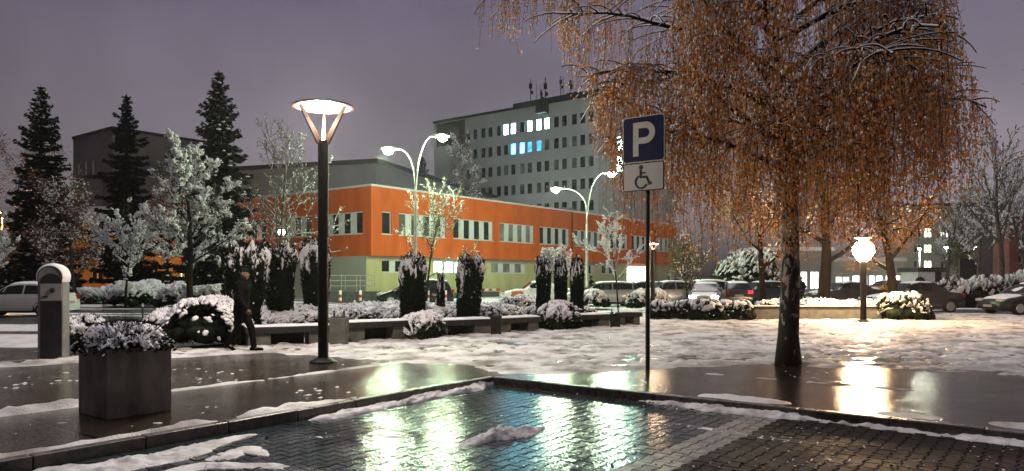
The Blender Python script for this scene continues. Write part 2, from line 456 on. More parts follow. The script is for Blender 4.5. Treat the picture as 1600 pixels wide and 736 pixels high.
def blobs(Pt, S, sub=1, jit=0.25, yaw=None, tilt=None, rng=None):
    """lumpy balls at Pt with radii S (n,3); tilt (n,3) = direction of the x axis"""
    rng = rng or NR
    T, Fc = ICO[sub]
    Pt = np.asarray(Pt, float); n = len(Pt)
    S = np.asarray(S, float)
    if S.ndim == 1:
        S = np.repeat(S[:, None], 3, 1)
    V = T[None] * (1 + rng.uniform(-jit, jit, (n, len(T), 1)))
    V = V * S[:, None, :]
    if tilt is not None:
        ex = np.asarray(tilt, float); ex = ex / (np.linalg.norm(ex, axis=1, keepdims=True) + 1e-9)
        ez = np.array([0, 0, 1.0]) - ex * ex[:, 2:3]
        ez = ez / (np.linalg.norm(ez, axis=1, keepdims=True) + 1e-6)
        ey = np.cross(ez, ex)
        V = V[:, :, 0:1] * ex[:, None] + V[:, :, 1:2] * ey[:, None] + V[:, :, 2:3] * ez[:, None]
    else:
        a = rng.uniform(0, 6.283, n) if yaw is None else yaw
        c, s_ = np.cos(a)[:, None], np.sin(a)[:, None]
        x = V[:, :, 0] * c - V[:, :, 1] * s_; y = V[:, :, 0] * s_ + V[:, :, 1] * c
        V = np.stack([x, y, V[:, :, 2]], 2)
    V = V + Pt[:, None]
    Fa = Fc[None] + (np.arange(n) * len(T))[:, None, None]
    return V.reshape(-1, 3), Fa.reshape(-1, 3)


def leaves(Pt, L_, Wd, dirs=None, spread=1.0, rng=None):
    """diamond leaf faces at Pt; dirs = preferred long axis"""
    rng = rng or NR
    Pt = np.asarray(Pt, float); n = len(Pt)
    u = rng.normal(size=(n, 3)) * spread
    if dirs is not None:
        u = u * 0.5 + np.asarray(dirs, float)
    u /= np.linalg.norm(u, axis=1, keepdims=True) + 1e-9
    w = np.cross(u, rng.normal(size=(n, 3))); w /= np.linalg.norm(w, axis=1, keepdims=True) + 1e-9
    L_ = np.broadcast_to(np.asarray(L_, float), (n,))[:, None]; Wd = np.broadcast_to(np.asarray(Wd, float), (n,))[:, None]
    V = np.stack([Pt - u * L_ / 2, Pt + w * Wd / 2 - u * L_ * 0.05, Pt + u * L_ / 2, Pt - w * Wd / 2 - u * L_ * 0.05], 1)
    Fa = np.arange(n * 4).reshape(n, 4)
    return V.reshape(-1, 3), Fa


def thing(name, label, cat, loc=(0, 0, 0), rz=0.0, group=None):
    o = bpy.data.objects.new(name, None)
    o.empty_display_size = 0.2
    COL.objects.link(o)
    o.location = loc; o.rotation_euler = (0, 0, rz)
    o['label'] = label; o['category'] = cat
    if group:
        o['group'] = group
    return o


def tag(o, label=None, cat=None, group=None, kind=None):
    for k, v in (('label', label), ('category', cat), ('group', group), ('kind', kind)):
        if v:
            o[k] = v
    return o


def copy_thing(root, loc, rz=None, label=None):
    def cp(o, parent):
        c = o.copy(); COL.objects.link(c)
        if parent is not None:
            c.parent = parent
        for ch in o.children:
            cp(ch, c)
        return c
    r = cp(root, None)
    r.location = loc
    if rz is not None:
        r.rotation_euler = (0, 0, rz)
    if label:
        r['label'] = label
    return r


def lamp_light(name, kind, loc, power, col, parent, size=0.1, spot=None, blend=0.5):
    d = bpy.data.lights.new(name, kind)
    d.energy = power; d.color = col
    if kind == 'AREA':
        d.shape = 'DISK'; d.size = size
    else:
        d.shadow_soft_size = size
    if kind == 'SPOT':
        d.spot_size = R(spot); d.spot_blend = blend
    o = bpy.data.objects.new(name, d); COL.objects.link(o)
    o.parent = parent; o.location = loc
    return o
# ------------------------------------------------------------------ camera, sky, light
cam_d = bpy.data.cameras.new('camera'); cam = bpy.data.objects.new('camera', cam_d); COL.objects.link(cam)
cam.location = (0, 0, CH); cam.rotation_euler = (R(90), 0, 0)
cam_d.sensor_width = 36; cam_d.lens = F / 1600 * 36; cam_d.shift_y = 65.0 / 1600
cam_d.clip_start = 0.1; cam_d.clip_end = 3000
scene.camera = cam

w = bpy.data.worlds.new('World'); scene.world = w; w.use_nodes = True
nt = w.node_tree; N = nt.nodes.new; L = nt.links.new
for n in list(nt.nodes):
    nt.nodes.remove(n)
wo = N('ShaderNodeOutputWorld'); bg = N('ShaderNodeBackground'); L(bg.outputs[0], wo.inputs['Surface'])
sky = N('ShaderNodeTexSky'); sky.sky_type = 'NISHITA'; sky.sun_disc = False
sky.sun_elevation = R(76); sky.sun_rotation = R(-29); sky.air_density = 2.0; sky.dust_density = 4.0
hs = N('ShaderNodeHueSaturation'); hs.inputs['Saturation'].default_value = 0.12
L(sky.outputs[0], hs.inputs['Color'])
tc = N('ShaderNodeTexCoord'); sp = N('ShaderNodeSeparateXYZ'); L(tc.outputs['Generated'], sp.inputs[0])
rp = N('ShaderNodeValToRGB')                         # city glow in the mist: brighter and warmer low, violet higher, open overhead
els = rp.color_ramp.elements
els[0].position = 0.0; els[0].color = (1.25, 1.11, 1.17, 1)
els[1].position = 1.0; els[1].color = (0.40, 0.35, 0.40, 1)
e = els.new(0.14); e.color = (0.98, 0.85, 1.0, 1)
e = els.new(0.34); e.color = (0.56, 0.47, 0.66, 1)
e = els.new(0.55); e.color = (0.5, 0.44, 0.5, 1)
L(sp.outputs['Z'], rp.inputs['Fac'])
cn = N('ShaderNodeTexNoise'); cn.inputs['Scale'].default_value = 3.0; cn.inputs['Detail'].default_value = 6; cn.inputs['Distortion'].default_value = .4
L(tc.outputs['Generated'], cn.inputs['Vector'])
cr = N('ShaderNodeMapRange'); cr.inputs['From Min'].default_value = 0.3; cr.inputs['From Max'].default_value = 0.7
cr.inputs['To Min'].default_value = 0.74; cr.inputs['To Max'].default_value = 1.26
L(cn.outputs['Fac'], cr.inputs['Value'])
sx_ = N('ShaderNodeMapRange'); sx_.inputs['From Min'].default_value = -0.7; sx_.inputs['From Max'].default_value = 0.7   # glow lies to the right
sx_.inputs['To Min'].default_value = 0.66; sx_.inputs['To Max'].default_value = 1.36
L(sp.outputs['X'], sx_.inputs['Value'])
m1 = N('ShaderNodeMix'); m1.data_type = 'RGBA'; m1.blend_type = 'MULTIPLY'; m1.inputs['Factor'].default_value = 1
L(hs.outputs[0], m1.inputs['A']); L(rp.outputs['Color'], m1.inputs['B'])
mm = N('ShaderNodeMath'); mm.operation = 'MULTIPLY'; L(cr.outputs[0], mm.inputs[0]); L(sx_.outputs[0], mm.inputs[1])
by = N('ShaderNodeMapRange'); by.inputs['From Min'].default_value = -0.25; by.inputs['From Max'].default_value = 0.45      # the town's glow stands beyond the square, the sky behind is dark
by.inputs['To Min'].default_value = 0.70; by.inputs['To Max'].default_value = 1.0; L(sp.outputs['Y'], by.inputs['Value'])
m2 = N('ShaderNodeMath'); m2.operation = 'MULTIPLY'; L(mm.outputs[0], m2.inputs[0]); L(by.outputs[0], m2.inputs[1])
ms = N('ShaderNodeMath'); ms.operation = 'MULTIPLY'; L(m2.outputs[0], ms.inputs[0]); ms.inputs[1].default_value = SKY
L(m1.outputs['Result'], bg.inputs['Color']); L(ms.outputs[0], bg.inputs['Strength'])

sd = bpy.data.lights.new('night_sky_glow', 'SUN'); sd.energy = SUN; sd.angle = R(40); sd.color = (1.0, 0.92, 0.93)
so = bpy.data.objects.new('night_sky_glow', sd); COL.objects.link(so)
# from almost overhead, a little ahead
dsun = Vector((-0.12, 0.22, 1.0)).normalized()
so.rotation_euler = dsun.to_track_quat('Z', 'Y').to_euler()
so.location = (0, 0, 60)

scene.view_settings.view_transform = 'Standard'; scene.view_settings.look = 'None'
scene.view_settings.exposure = EXPO; scene.view_settings.gamma = 1.0
cy = scene.cycles
cy.use_denoising = True
try:
    cy.denoiser = 'OPENIMAGEDENOISE'
except Exception:
    pass
cy.max_bounces = 6; cy.diffuse_bounces = 2; cy.glossy_bounces = 3; cy.transmission_bounces = 3; cy.volume_bounces = 1
cy.transparent_max_bounces = 6; cy.sample_clamp_indirect = 2.5; cy.caustics_reflective = False; cy.caustics_refractive = False

# ------------------------------------------------------------------ haze
hb = MB().box((20, 95, 20.0), (330, 260, 43.0))
hm, hnt, hout = new_mat('night_mist')
pv = hnt.nodes.new('ShaderNodeVolumePrincipled')
pv.inputs['Color'].default_value = (0.93, 0.92, 0.93, 1); pv.inputs['Density'].default_value = HAZE; pv.inputs['Anisotropy'].default_value = 0.78
hnt.links.new(pv.outputs[0], hout.inputs['Volume'])
tag(hb.build('haze', hm), kind='stuff')

# ------------------------------------------------------------------ ground
LOW = -0.12
gr = MB()
gr.add([(-400, -60, LOW), (430, -60, LOW), (430, 560, LOW), (-400, 560, LOW)], [(0, 1, 2, 3)])
tag(gr.build('ground', M['asphalt']), kind='structure')

# plaza of big wet slabs: an L round the parking bay (local axes = kerb axes)
K = 0.14
pz = MB()
for (a0, a1, b0, b1) in ((-15, K, K, 8.6), (K, 28, -34, 8.6)):
    nx = max(2, int((a1 - a0) / 0.5)); ny = max(2, int((b1 - b0) / 0.5))
    pz.add([(a0, b0, 0), (a1, b0, 0), (a1, b1, 0), (a0, b1, 0)], [(0, 1, 2, 3)])
edge = [(-15, 8.6), (-15, K)]
pz.add([(-15, 8.6, 0), (28, 8.6, 0), (28, 8.6, LOW), (-15, 8.6, LOW)], [(0, 1, 2, 3)])
pz.add([(28, 8.6, 0), (28, -34, 0), (28, -34, LOW), (28, 8.6, LOW)], [(0, 1, 2, 3)])
pz.add([(-15, K, 0), (-15, 8.6, 0), (-15, 8.6, LOW), (-15, K, LOW)], [(0, 1, 2, 3)])
tag(pz.build('plaza_pavement', M['slabs'], loc=C0, rz=YAW), kind='structure')

# kerb stones round the bay, one run each way, a real step with worn edges
kb = MB()
rk = random.Random(5)
x = -15.0
while x < K - 0.05:
    l = min(rk.choice((0.9, 1.0, 1.0)), K - x)
    dz = rk.uniform(-0.004, 0.006)
    kb.box((x + l / 2, K / 2 + rk.uniform(-0.003, 0.003), (LOW - 0.1 + 0.012 + dz) / 2), (l - 0.008, K - 0.002, 0.112 + 0.12 + dz)); x += l
y = -0.002
while y > -34:
    l = rk.choice((0.9, 1.0, 1.0))
    dz = rk.uniform(-0.004, 0.006)
    kb.box((K / 2 + rk.uniform(-0.003, 0.003), y - l / 2, (LOW - 0.1 + 0.012 + dz) / 2), (K - 0.002, l - 0.008, 0.112 + 0.12 + dz)); y -= l
tag(kb.build('kerb', M['kerb'], loc=C0, rz=YAW, bevel=0.014), kind='structure')

# edging of the road side of the plaza
ke = MB(); x = -15.0
while x < 3:
    ke.box((x + 0.5, 8.68, -0.055), (0.99, 0.12, 0.15)); x += 1.0
tag(ke.build('road_kerb', M['kerb'], loc=C0, rz=YAW, bevel=0.012), kind='structure')

# parking bay of interlocking double-T pavers, every stone at its own slight tilt
PL, PW, PH = 0.206, 0.141, 0.0
sh = [(-.1, -.08), (-.07, -.08), (-.043, -.056), (.043, -.056), (.07, -.08), (.1, -.08), (.1, .08), (.07, .08), (.043, .056), (-.043, .056), (-.07, .08), (-.1, .08)]
sh = np.array(sh)
inn = sh * np.array([0.93, 0.91])
stones = []; kinds = []
rs = np.random.default_rng(3)
nb = int(13.5 / PW); na = int(13.0 / PL)
for j in range(nb):
    bb = -0.10 - j * PW
    for i in range(na):
        aa = -0.12 - (i + 0.5 * (j % 2)) * PL
        p = C0 + AV * aa + BV * bb
        if p.y < 4.2 or abs(p.x) > p.y * 0.78 + 1.2:
            continue
        line = abs(bb + 4.35) < 0.22
        kinds.append(2 if line else (1 if bb < -4.5 else 0)); stones.append((aa, bb))
stones = np.array(stones); kinds = np.array(kinds)
ns = len(stones)
top = np.zeros((ns, 12, 3)); low = np.zeros((ns, 12, 3))
top[:, :, :2] = inn[None] + stones[:, None]; low[:, :, :2] = sh[None] * np.array([0.985, 0.975]) + stones[:, None]
sag = (fbm(stones[:, 0] * 0.6, stones[:, 1] * 0.6, 9) - 0.5) * 0.02
hz = LOW + 0.020 + sag + rs.uniform(-0.002, 0.002, ns)
tx = rs.normal(0, 0.008, ns); ty = rs.normal(0, 0.008, ns)
for arr, dz in ((top, 0.0), (low, -0.009)):
    rel = arr[:, :, :2] - stones[:, None]
    arr[:, :, 2] = hz[:, None] + dz + rel[:, :, 0] * tx[:, None] + rel[:, :, 1] * ty[:, None]
V = np.concatenate([top, low], 1).reshape(-1, 3)
me = bpy.data.meshes.new('parking_bay')
faces = []; mi = []
for s_ in range(ns):
    o = s_ * 24
    faces.append(tuple(range(o, o + 12))); mi.append(kinds[s_])
    for k in range(12):
        k2 = (k + 1) % 12
        faces.append((o + 12 + k, o + 12 + k2, o + k2, o + k)); mi.append(kinds[s_])
me.from_pydata(V.tolist(), [], faces)
for k in ('paver', 'paver_red', 'paver_pale'):
    me.materials.append(M[k])
me.polygons.foreach_set('material_index', np.array(mi, np.int32)); me.update()
pb = link('parking_bay', me, None, C0, YAW); tag(pb, kind='structure')
jt = MB().add([(-16, -16, LOW + 0.008), (-0.002, -16, LOW + 0.008), (-0.002, -0.002, LOW + 0.008), (-16, -0.002, LOW + 0.008)], [(0, 1, 2, 3)])
tag(jt.build('bay_bedding', M['joint'], loc=C0, rz=YAW), kind='structure')


# ------------------------------------------------------------------ snow on the ground (height fields that dip under the wet ground)
def hfield(name, xs, ys, zf, mat, cut=-0.02):
    X, Y = np.meshgrid(xs, ys)
    Z, keep = zf(X, Y)
    nx, ny = len(xs), len(ys)
    idx = np.arange(nx * ny).reshape(ny, nx)
    q = np.stack([idx[:-1, :-1], idx[:-1, 1:], idx[1:, 1:], idx[1:, :-1]], -1).reshape(-1, 4)
    kz = keep.ravel()
    q = q[(kz[q].any(1))]
    used = np.unique(q); remap = -np.ones(nx * ny, int); remap[used] = np.arange(len(used))
    V = np.stack([X.ravel(), Y.ravel(), Z.ravel()], 1)[used]
    o = npmesh(name, V, remap[q], mat, smooth=True)
    tag(o, kind='stuff')
    return o


BB = np.array([-14, -9, -6.4, -2.84, -1.5, -0.7, 0.16, 1.5, 3.7, 6.2, 7.2, 8.6])
AB = np.array([6.2, 5.9, 5.3, 4.5, 2.7, 1.3, 0.32, 1.0, 0.5, 0.25, -2.5, -6.0])


TR = []
rf_ = random.Random(8)
for (q0, q1, bend) in (((250, 556), (1010, 540), .8), ((1010, 560), (600, 545), -.6), ((1100, 566), (1600, 520), 1.0), ((1560, 575), (1020, 530), .5), ((700, 566), (1400, 512), -1.2),
                       ((900, 575), (1010, 508), .3), ((560, 558), (720, 528), .4), ((1300, 566), (1130, 503), .6), ((1450, 570), (1370, 506), -.4), ((1240, 562), (1600, 552), .3), ((640, 552), (900, 520), .2)):
    a_, b_ = G(*q0), G(*q1); d_ = b_ - a_; ln_ = d_.length; n_ = Vector((-d_.y, d_.x, 0)).normalized(); sp_ = rf_.uniform(.62, .78)
    k_ = 0
    while k_ * sp_ < ln_:
        t_ = k_ * sp_ / ln_
        TR.append((a_ + d_ * t_ + n_ * (bend * math.sin(math.pi * t_) + (.11 if k_ % 2 else -.11) + rf_.uniform(-.06, .06)), math.atan2(d_.y, d_.x) + rf_.uniform(-.25, .25))); k_ += 1


def foot_dents(X, Y):
    D = np.zeros_like(X)
    xs_, ys_ = X[0], Y[:, 0]
    for p_, an in TR:
        i0, i1 = np.searchsorted(xs_, (p_.x - .4, p_.x + .4)); j0, j1 = np.searchsorted(ys_, (p_.y - .4, p_.y + .4))
        if i1 <= i0 or j1 <= j0:
            continue
        dx = X[j0:j1, i0:i1] - p_.x; dy = Y[j0:j1, i0:i1] - p_.y
        u = (dx * math.cos(an) + dy * math.sin(an)) / .17; v = (-dx * math.sin(an) + dy * math.cos(an)) / .075
        r2 = u * u + v * v
        D[j0:j1, i0:i1] += -.045 * np.exp(-r2 ** 2) + .014 * np.exp(-((np.sqrt(r2) - 1.5) / .4) ** 2)
    return D


def plaza_snow(X, Y):
    a, b = toab(X, Y)
    edge_ = np.interp(b, BB, AB)
    amt = a - edge_ + (fbm(X * 1.3, Y * 1.3, 21) - 0.5) * 0.9 + (fbm(X * 5, Y * 5, 31) - 0.5) * 0.35
    amt = amt * np.where(b > 6.4, 0.5, 1.0)
    # worn wet places in the trodden field
    worn = fbm(X * 0.45, Y * 0.9, 41)
    wet = np.clip((worn - 0.56) * 4, 0, 1) * np.clip((9.0 - a) / 4.0, 0, 1)
    base = np.clip(amt * 0.05, -0.035, 0.022) - wet * 0.030
    tread = (fbm(X * 2.6, Y * 4.2, 51, 4) - 0.5) * 0.085 + (fbm(X * 7, Y * 11, 57, 3) - 0.5) * 0.075
    z = base + tread * np.clip(amt * 2, 0, 1) + 0.004
    z = z + foot_dents(X, Y) - np.clip((fbm(X * 3.4, Y * 5.2, 95, 4) - .545) * 9, 0, 1) * .05 * np.clip(amt, 0, 1)
    z = np.where(b > 8.45, -0.05, z)
    # strip along the seam of the slabs and along the kerb top
    seam = np.exp(-((b - 2.72 - 0.15 * (fbm(a * 0.5, a * 0 + 3, 61) - 0.5)) / 0.07) ** 2) * np.clip((fbm(a * 1.6, b * 0 + 7, 62) - 0.42) * 5, 0, 1) * (a < 0.9) * 0.035
    big = np.exp(-((b - 2.6 - .12 * (fbm(a * 1.1, a * 0, 91) - .5)) / 0.12) ** 2) * np.clip((-4.3 - a) / 0.5, 0, 1) * (0.02 + 0.11 * fbm(a * 6, b * 7, 63, 4))
    kt = np.exp(-((b - 0.24 - .08 * (fbm(a * 1.3, a * 0, 92) - .5)) / 0.085) ** 2) * np.clip((-2.4 - a) / 1.2, 0, 1) * np.clip((fbm(a * 1.1, b * 0 + 1, 64) - 0.12) * 4, 0, 1) * (0.022 + 0.085 * fbm(a * 6, b * 8, 65, 4))
    kt2 = np.exp(-((b - 0.62 - (fbm(a, a * 0, 69) - .5) * 0.5) / 0.10) ** 2) * np.clip((-5.4 - a) / 1.0, 0, 1) * np.clip((fbm(a * 1.7, b * 0 + 1, 68) - 0.46) * 5, 0, 1) * 0.04
    s2 = np.exp(-((a - 2.55 - 0.1 * (fbm(b * 0.7, b * 0, 66) - 0.5)) / 0.07) ** 2) * np.clip((fbm(b * 1.5, a * 0 + 2, 67) - 0.52) * 5, 0, 1) * (b < -1.0) * 0.03
    kr = np.exp(-((a - 0.42 - (fbm(b * .8, b * 0, 75) - .5) * .3) / 0.16) ** 2) * np.clip((fbm(b * 1.0, a * 0 + 5, 74) - 0.50) * 5, 0, 1) * (b < -0.3) * (0.03 + 0.03 * fbm(a * 6, b * 6, 76))
    far = np.clip((-7.6 - b) / 1.0, 0, 1) * np.clip((fbm(a * 1.2, b * 1.2, 77) - 0.50) * 4, 0, 1) * np.clip(1.6 - abs(a - 3.9), 0, 1) * 0.04
    crumbs = np.clip((fbm(X * 11, Y * 13, 71, 4) - 0.66) * 7, 0, 1) * np.clip((fbm(X * 0.8, Y * 0.8, 72) - 0.42) * 5, 0, 1) * 0.020
    z = np.maximum(z, seam + big + kt + kt2 + s2 + kr + far + crumbs - 0.010)
    keep = (z > -0.015) & (b < 8.55) & (((a > K * 0.9) | (b > K * 0.9))) & (a > -14.8) & (a < 27.9)
    return z, keep


hfield('snow_patch', np.arange(-12.5, 15.0, 0.055), np.arange(5.6, 17.6, 0.055), plaza_snow, M['snow_trod'])


def plaza_far(X, Y):
    z, keep = plaza_snow(X, Y)
    return z, keep & (Y > 17.48)


hfield('snow_field', np.arange(-14, 27.5, 0.085), np.arange(17.5, 34.0, 0.085), plaza_far, M['snow_trod'])


def road_snow(X, Y):
    a, b = toab(X, Y)
    lane = fbm(X * 0.10 + Y * 0.02, Y * 0.75, 81, 4)
    cover = np.interp(X / np.maximum(Y, 1), [-0.75, -0.45, -0.25, 0.1, 0.6], [0.60, 0.56, 0.43, 0.32, 0.46])
    z = LOW + np.clip((lane - cover) * 0.22, -0.03, 0.03) + (fbm(X * 1.2, Y * 1.2, 83) - 0.5) * 0.03
    inside = (b < 8.9) & (a < 28.2) & (a > -15)
    bayside = (a < 0.3) & (b < 0.3)
    keep = (z > LOW - 0.015) & ~inside & ~bayside
    return z, keep


hfield('road_snow', np.arange(-46, 60, 0.28), np.arange(10, 92, 0.28), road_snow, M['snow_road'])


def ridge(name, pts, width, height, z0, seed, n_per_m=16, gap=0.0, mat='snow_slush', ends=True):
    """a shovelled ridge of snow along a path: lumpy cross section, ragged edges"""
    pts = [Vector(p) for p in pts]
    seg = [(pts[i + 1] - pts[i]).length for i in range(len(pts) - 1)]
    tot = sum(seg); n = max(12, int(tot * n_per_m * 2.2)); mm_ = 25
    S = np.linspace(0, tot, n)
    cum = np.concatenate([[0], np.cumsum(seg)])
    PX = np.interp(S, cum, [p.x for p in pts]); PY = np.interp(S, cum, [p.y for p in pts])
    WD = np.interp(S, cum, width if hasattr(width, '__len__') else [width] * len(pts))
    HT = np.interp(S, cum, height if hasattr(height, '__len__') else [height] * len(pts))
    dx = np.gradient(PX); dy = np.gradient(PY); l = np.hypot(dx, dy); nxv, nyv = -dy / l, dx / l
    T = np.linspace(-1, 1, mm_)
    SS, TT = np.meshgrid(S, T, indexing='ij')
    wv = WD[:, None] * (0.15 + 1.5 * fbm(SS * 2.3 + 7 * np.sign(TT), TT * 0 + seed, seed, 5)) * 0.5
    off = (fbm(S * 0.9, S * 0, seed + 3) - 0.5)[:, None] * WD[:, None] * 0.5
    prof = np.maximum(0, 1 - np.abs(TT) ** 2.4) ** 0.7
    endf = np.clip(np.minimum(SS, tot - SS) / (0.18 if ends else 1e-3), 0, 1) ** 0.5
    hh = HT[:, None] * (prof * (0.15 + 1.5 * fbm(SS * 5, TT * wv * 9 + seed, seed + 5, 4)) - 0.12 + 0.95 * (fbm(SS * 15, TT * wv * 20 + seed, seed + 6, 4) - .5)) * endf
    if gap > 0:
        hh = hh * np.clip((fbm(SS * 1.1, TT * 0, seed + 9) - gap) * 6, 0, 1)
    X = PX[:, None] + nxv[:, None] * (TT * wv * (0.3 + 0.7 * endf) + off); Y = PY[:, None] + nyv[:, None] * (TT * wv * (0.3 + 0.7 * endf) + off)
    Z = z0 - 0.008 + hh
    idx = np.arange(n * mm_).reshape(n, mm_)
    q = np.stack([idx[:-1, :-1], idx[1:, :-1], idx[1:, 1:], idx[:-1, 1:]], -1).reshape(-1, 4)
    o = npmesh(name, np.stack([X.ravel(), Y.ravel(), Z.ravel()], 1), q, M[mat], smooth=True)
    tag(o, kind='stuff')
    return o


def gp(pts, z):
    return [G(x, y, z) for x, y in pts]


BZ = LOW + 0.022
ridge('snow_ridge', gp([(484, 657), (560, 643), (640, 628), (720, 611), (774, 597)], BZ), [0.22, 0.30, 0.36, 0.38, 0.22], [0.035, 0.05, 0.065, 0.08, 0.07], BZ, 3)
ridge('snow_ridge', gp([(975, 621), (1060, 634), (1180, 646), (1300, 657), (1450, 675), (1640, 699)], BZ), [0.10, 0.26, 0.32, 0.34, 0.34, 0.4], [0.03, 0.06, 0.07, 0.06, 0.05, 0.06], BZ, 17)
ridge('snow_ridge', gp([(60, 748), (190, 722), (300, 700), (405, 678)], BZ), [0.75, 0.55, 0.40, 0.14], [0.05, 0.055, 0.045, 0.02], BZ, 29)
ridge('snow_heap', gp([(718, 700), (745, 690), (785, 683), (822, 676), (852, 668)], BZ), [0.10, 0.22, 0.24, 0.22, 0.08], [0.03, 0.05, 0.10, 0.08, 0.03], BZ, 37, n_per_m=40)
ridge('snow_heap', gp([(330, 720), (390, 700), (420, 712)], BZ), [0.25, 0.35, 0.15], [0.016, 0.026, 0.016], BZ, 41, n_per_m=30)
ridge('slush_streak', gp([(215, 752), (320, 727), (420, 726), (510, 742)], BZ), [0.3, 0.26, 0.2, 0.12], [0.018, 0.024, 0.024, 0.014], BZ, 43, gap=0.38)
ridge('slush_streak', gp([(1050, 660), (1230, 688), (1420, 700)], BZ), 0.16, 0.014, BZ, 47, gap=0.5)
ridge('slush_streak', gp([(1020, 725), (1160, 718), (1330, 716)], BZ), 0.15, 0.014, BZ, 53, gap=0.5)
ridge('slush_streak', gp([(400, 690), (520, 680), (640, 682)], BZ), 0.14, 0.016, BZ, 59, gap=0.5)

# wet leaves washed into the corner of the bay
lp = []
for k in range(230):
    t = NR.uniform(0, 1); q = G(770 + t * 330, 601 + t * 32 + abs(NR.normal(0, 5)), BZ)
    lp.append((q.x, q.y, BZ + 0.006))
for k in range(90):
    q = G(NR.uniform(250, 1500), NR.uniform(615, 730), BZ); lp.append((q.x, q.y, BZ + 0.004))
lp = np.array(lp)
dd = NR.normal(size=(len(lp), 3)); dd[:, 2] *= 0.12
V, Fa = leaves(lp, NR.uniform(.025, .06, len(lp)), NR.uniform(.02, .035, len(lp)), dirs=dd * 3, spread=0.1)
V[:, 2] = np.clip(V[:, 2], BZ - 0.001, BZ + 0.02)
tag(npmesh('leaf_litter', V, Fa, M['red_leaf']), kind='stuff')

# loose crumbs of snow on the dark right-hand bay
cp_ = []
while len(cp_) < 110:
    q = G(NR.uniform(420, 1600), NR.uniform(620, 736), BZ)
    a, b = toab(q.x, q.y)
    if a < -.3 and b < -.4 and NR.uniform() < (1.0 if b < -4.6 else .3):
        cp_.append((q.x, q.y, BZ + .004))
sz_ = NR.uniform(.004, .014, len(cp_))
V, Fa = blobs(np.array(cp_), np.stack([sz_ * 1.6, sz_, sz_ * .55], 1), 1, .35)
tag(npmesh('snow_crumbs', V, Fa, M['snow_slush'], smooth=True), kind='stuff')
# ------------------------------------------------------------------ trees
def curve_branch(rng, p, d, length, n, wander, lift):
    pts = [Vector(p)]; d = Vector(d).normalized()
    st = length / n
    for i in range(n):
        d = (d + Vector((rng.gauss(0, wander), rng.gauss(0, wander), rng.gauss(0, wander) + lift))).normalized()
        pts.append(pts[-1] + d * st)
    return pts


def skeleton(rng, height, r0, clear, levels, top=0.92, lean=(0, 0), wander=0.05):
    """returns list of (pts, radii, level)"""
    out = []
    d0 = Vector((lean[0], lean[1], 1))
    tr = curve_branch(rng, (0, 0, -0.05), d0, height * top, 10, wander, 0.06)
    rad = [r0 * (1.25 if i == 0 else 1) * (1 - i / 10 * 0.86) for i in range(11)]
    out.append((tr, rad, 0))

    def at(pts, rads, t):
        x = t * (len(pts) - 1); i = min(int(x), len(pts) - 2); f = x - i
        return pts[i].lerp(pts[i + 1], f), rads[i] * (1 - f) + rads[i + 1] * f, (pts[i + 1] - pts[i]).normalized()

    def spawn(pts, rads, lvl):
        if lvl >= len(levels):
            return
        L_ = levels[lvl]
        n = L_['n']
        tot = sum((pts[i + 1] - pts[i]).length for i in range(len(pts) - 1))
        az = rng.uniform(0, 6.28)
        for k in range(n):
            t0 = clear if lvl == 0 else L_.get('from', 0.2)
            t = t0 + (1 - t0) * (k + rng.uniform(0, 0.9)) / n
            t = min(t, 0.99)
            p, r, dr = at(pts, rads, t)
            az += 2.4 + rng.uniform(-0.4, 0.4)
            a = dr.cross(Vector((math.cos(az), math.sin(az), 0.13)));
            if a.length < 1e-3:
                continue
            a.normalize()
            ang = R(L_['ang'] + rng.uniform(-12, 12)) * (1 - L_.get('close', 0.35) * t)
            dd = dr * math.cos(ang) + a * math.sin(ang)
            ln = L_['len'] * (height if lvl == 0 else tot) * (1.0 - L_.get('tap', 0.55) * (t - t0) / max(1e-3, 1 - t0)) * rng.uniform(0.75, 1.15)
            rr = max(0.004, min(r * 0.75, L_.get('r', 0.45) * r + 0.003))
            nseg = L_.get('seg', 5)
            bp = curve_branch(rng, p, dd, ln, nseg, L_.get('w', 0.14), L_.get('lift', 0.06))
            br = [max(0.0035, rr * (1 - i / nseg * 0.8)) for i in range(nseg + 1)]
            out.append((bp, br, lvl + 1))
            spawn(bp, br, lvl + 1)
    spawn(tr, rad, 0)
    return out


def sample_on(rng, skel, minlvl, n, frac0=0.15):
    segs = []
    for pts, rads, lvl in skel:
        if lvl < minlvl:
            continue
        for i in range(len(pts) - 1):
            if (i + 1) / (len(pts) - 1) < frac0:
                continue
            segs.append((pts[i], pts[i + 1], rads[i]))
    ln = np.array([(b - a).length for a, b, r in segs])
    A = np.array([a[:] for a, b, r in segs]); B = np.array([b[:] for a, b, r in segs]); rr = np.array([r for a, b, r in segs])
    idx = rng.choice(len(segs), n, p=ln / ln.sum()); t = rng.uniform(0, 1, (n, 1))
    return A[idx] * (1 - t) + B[idx] * t, (B - A)[idx] / (ln[idx][:, None] + 1e-9), rr[idx]


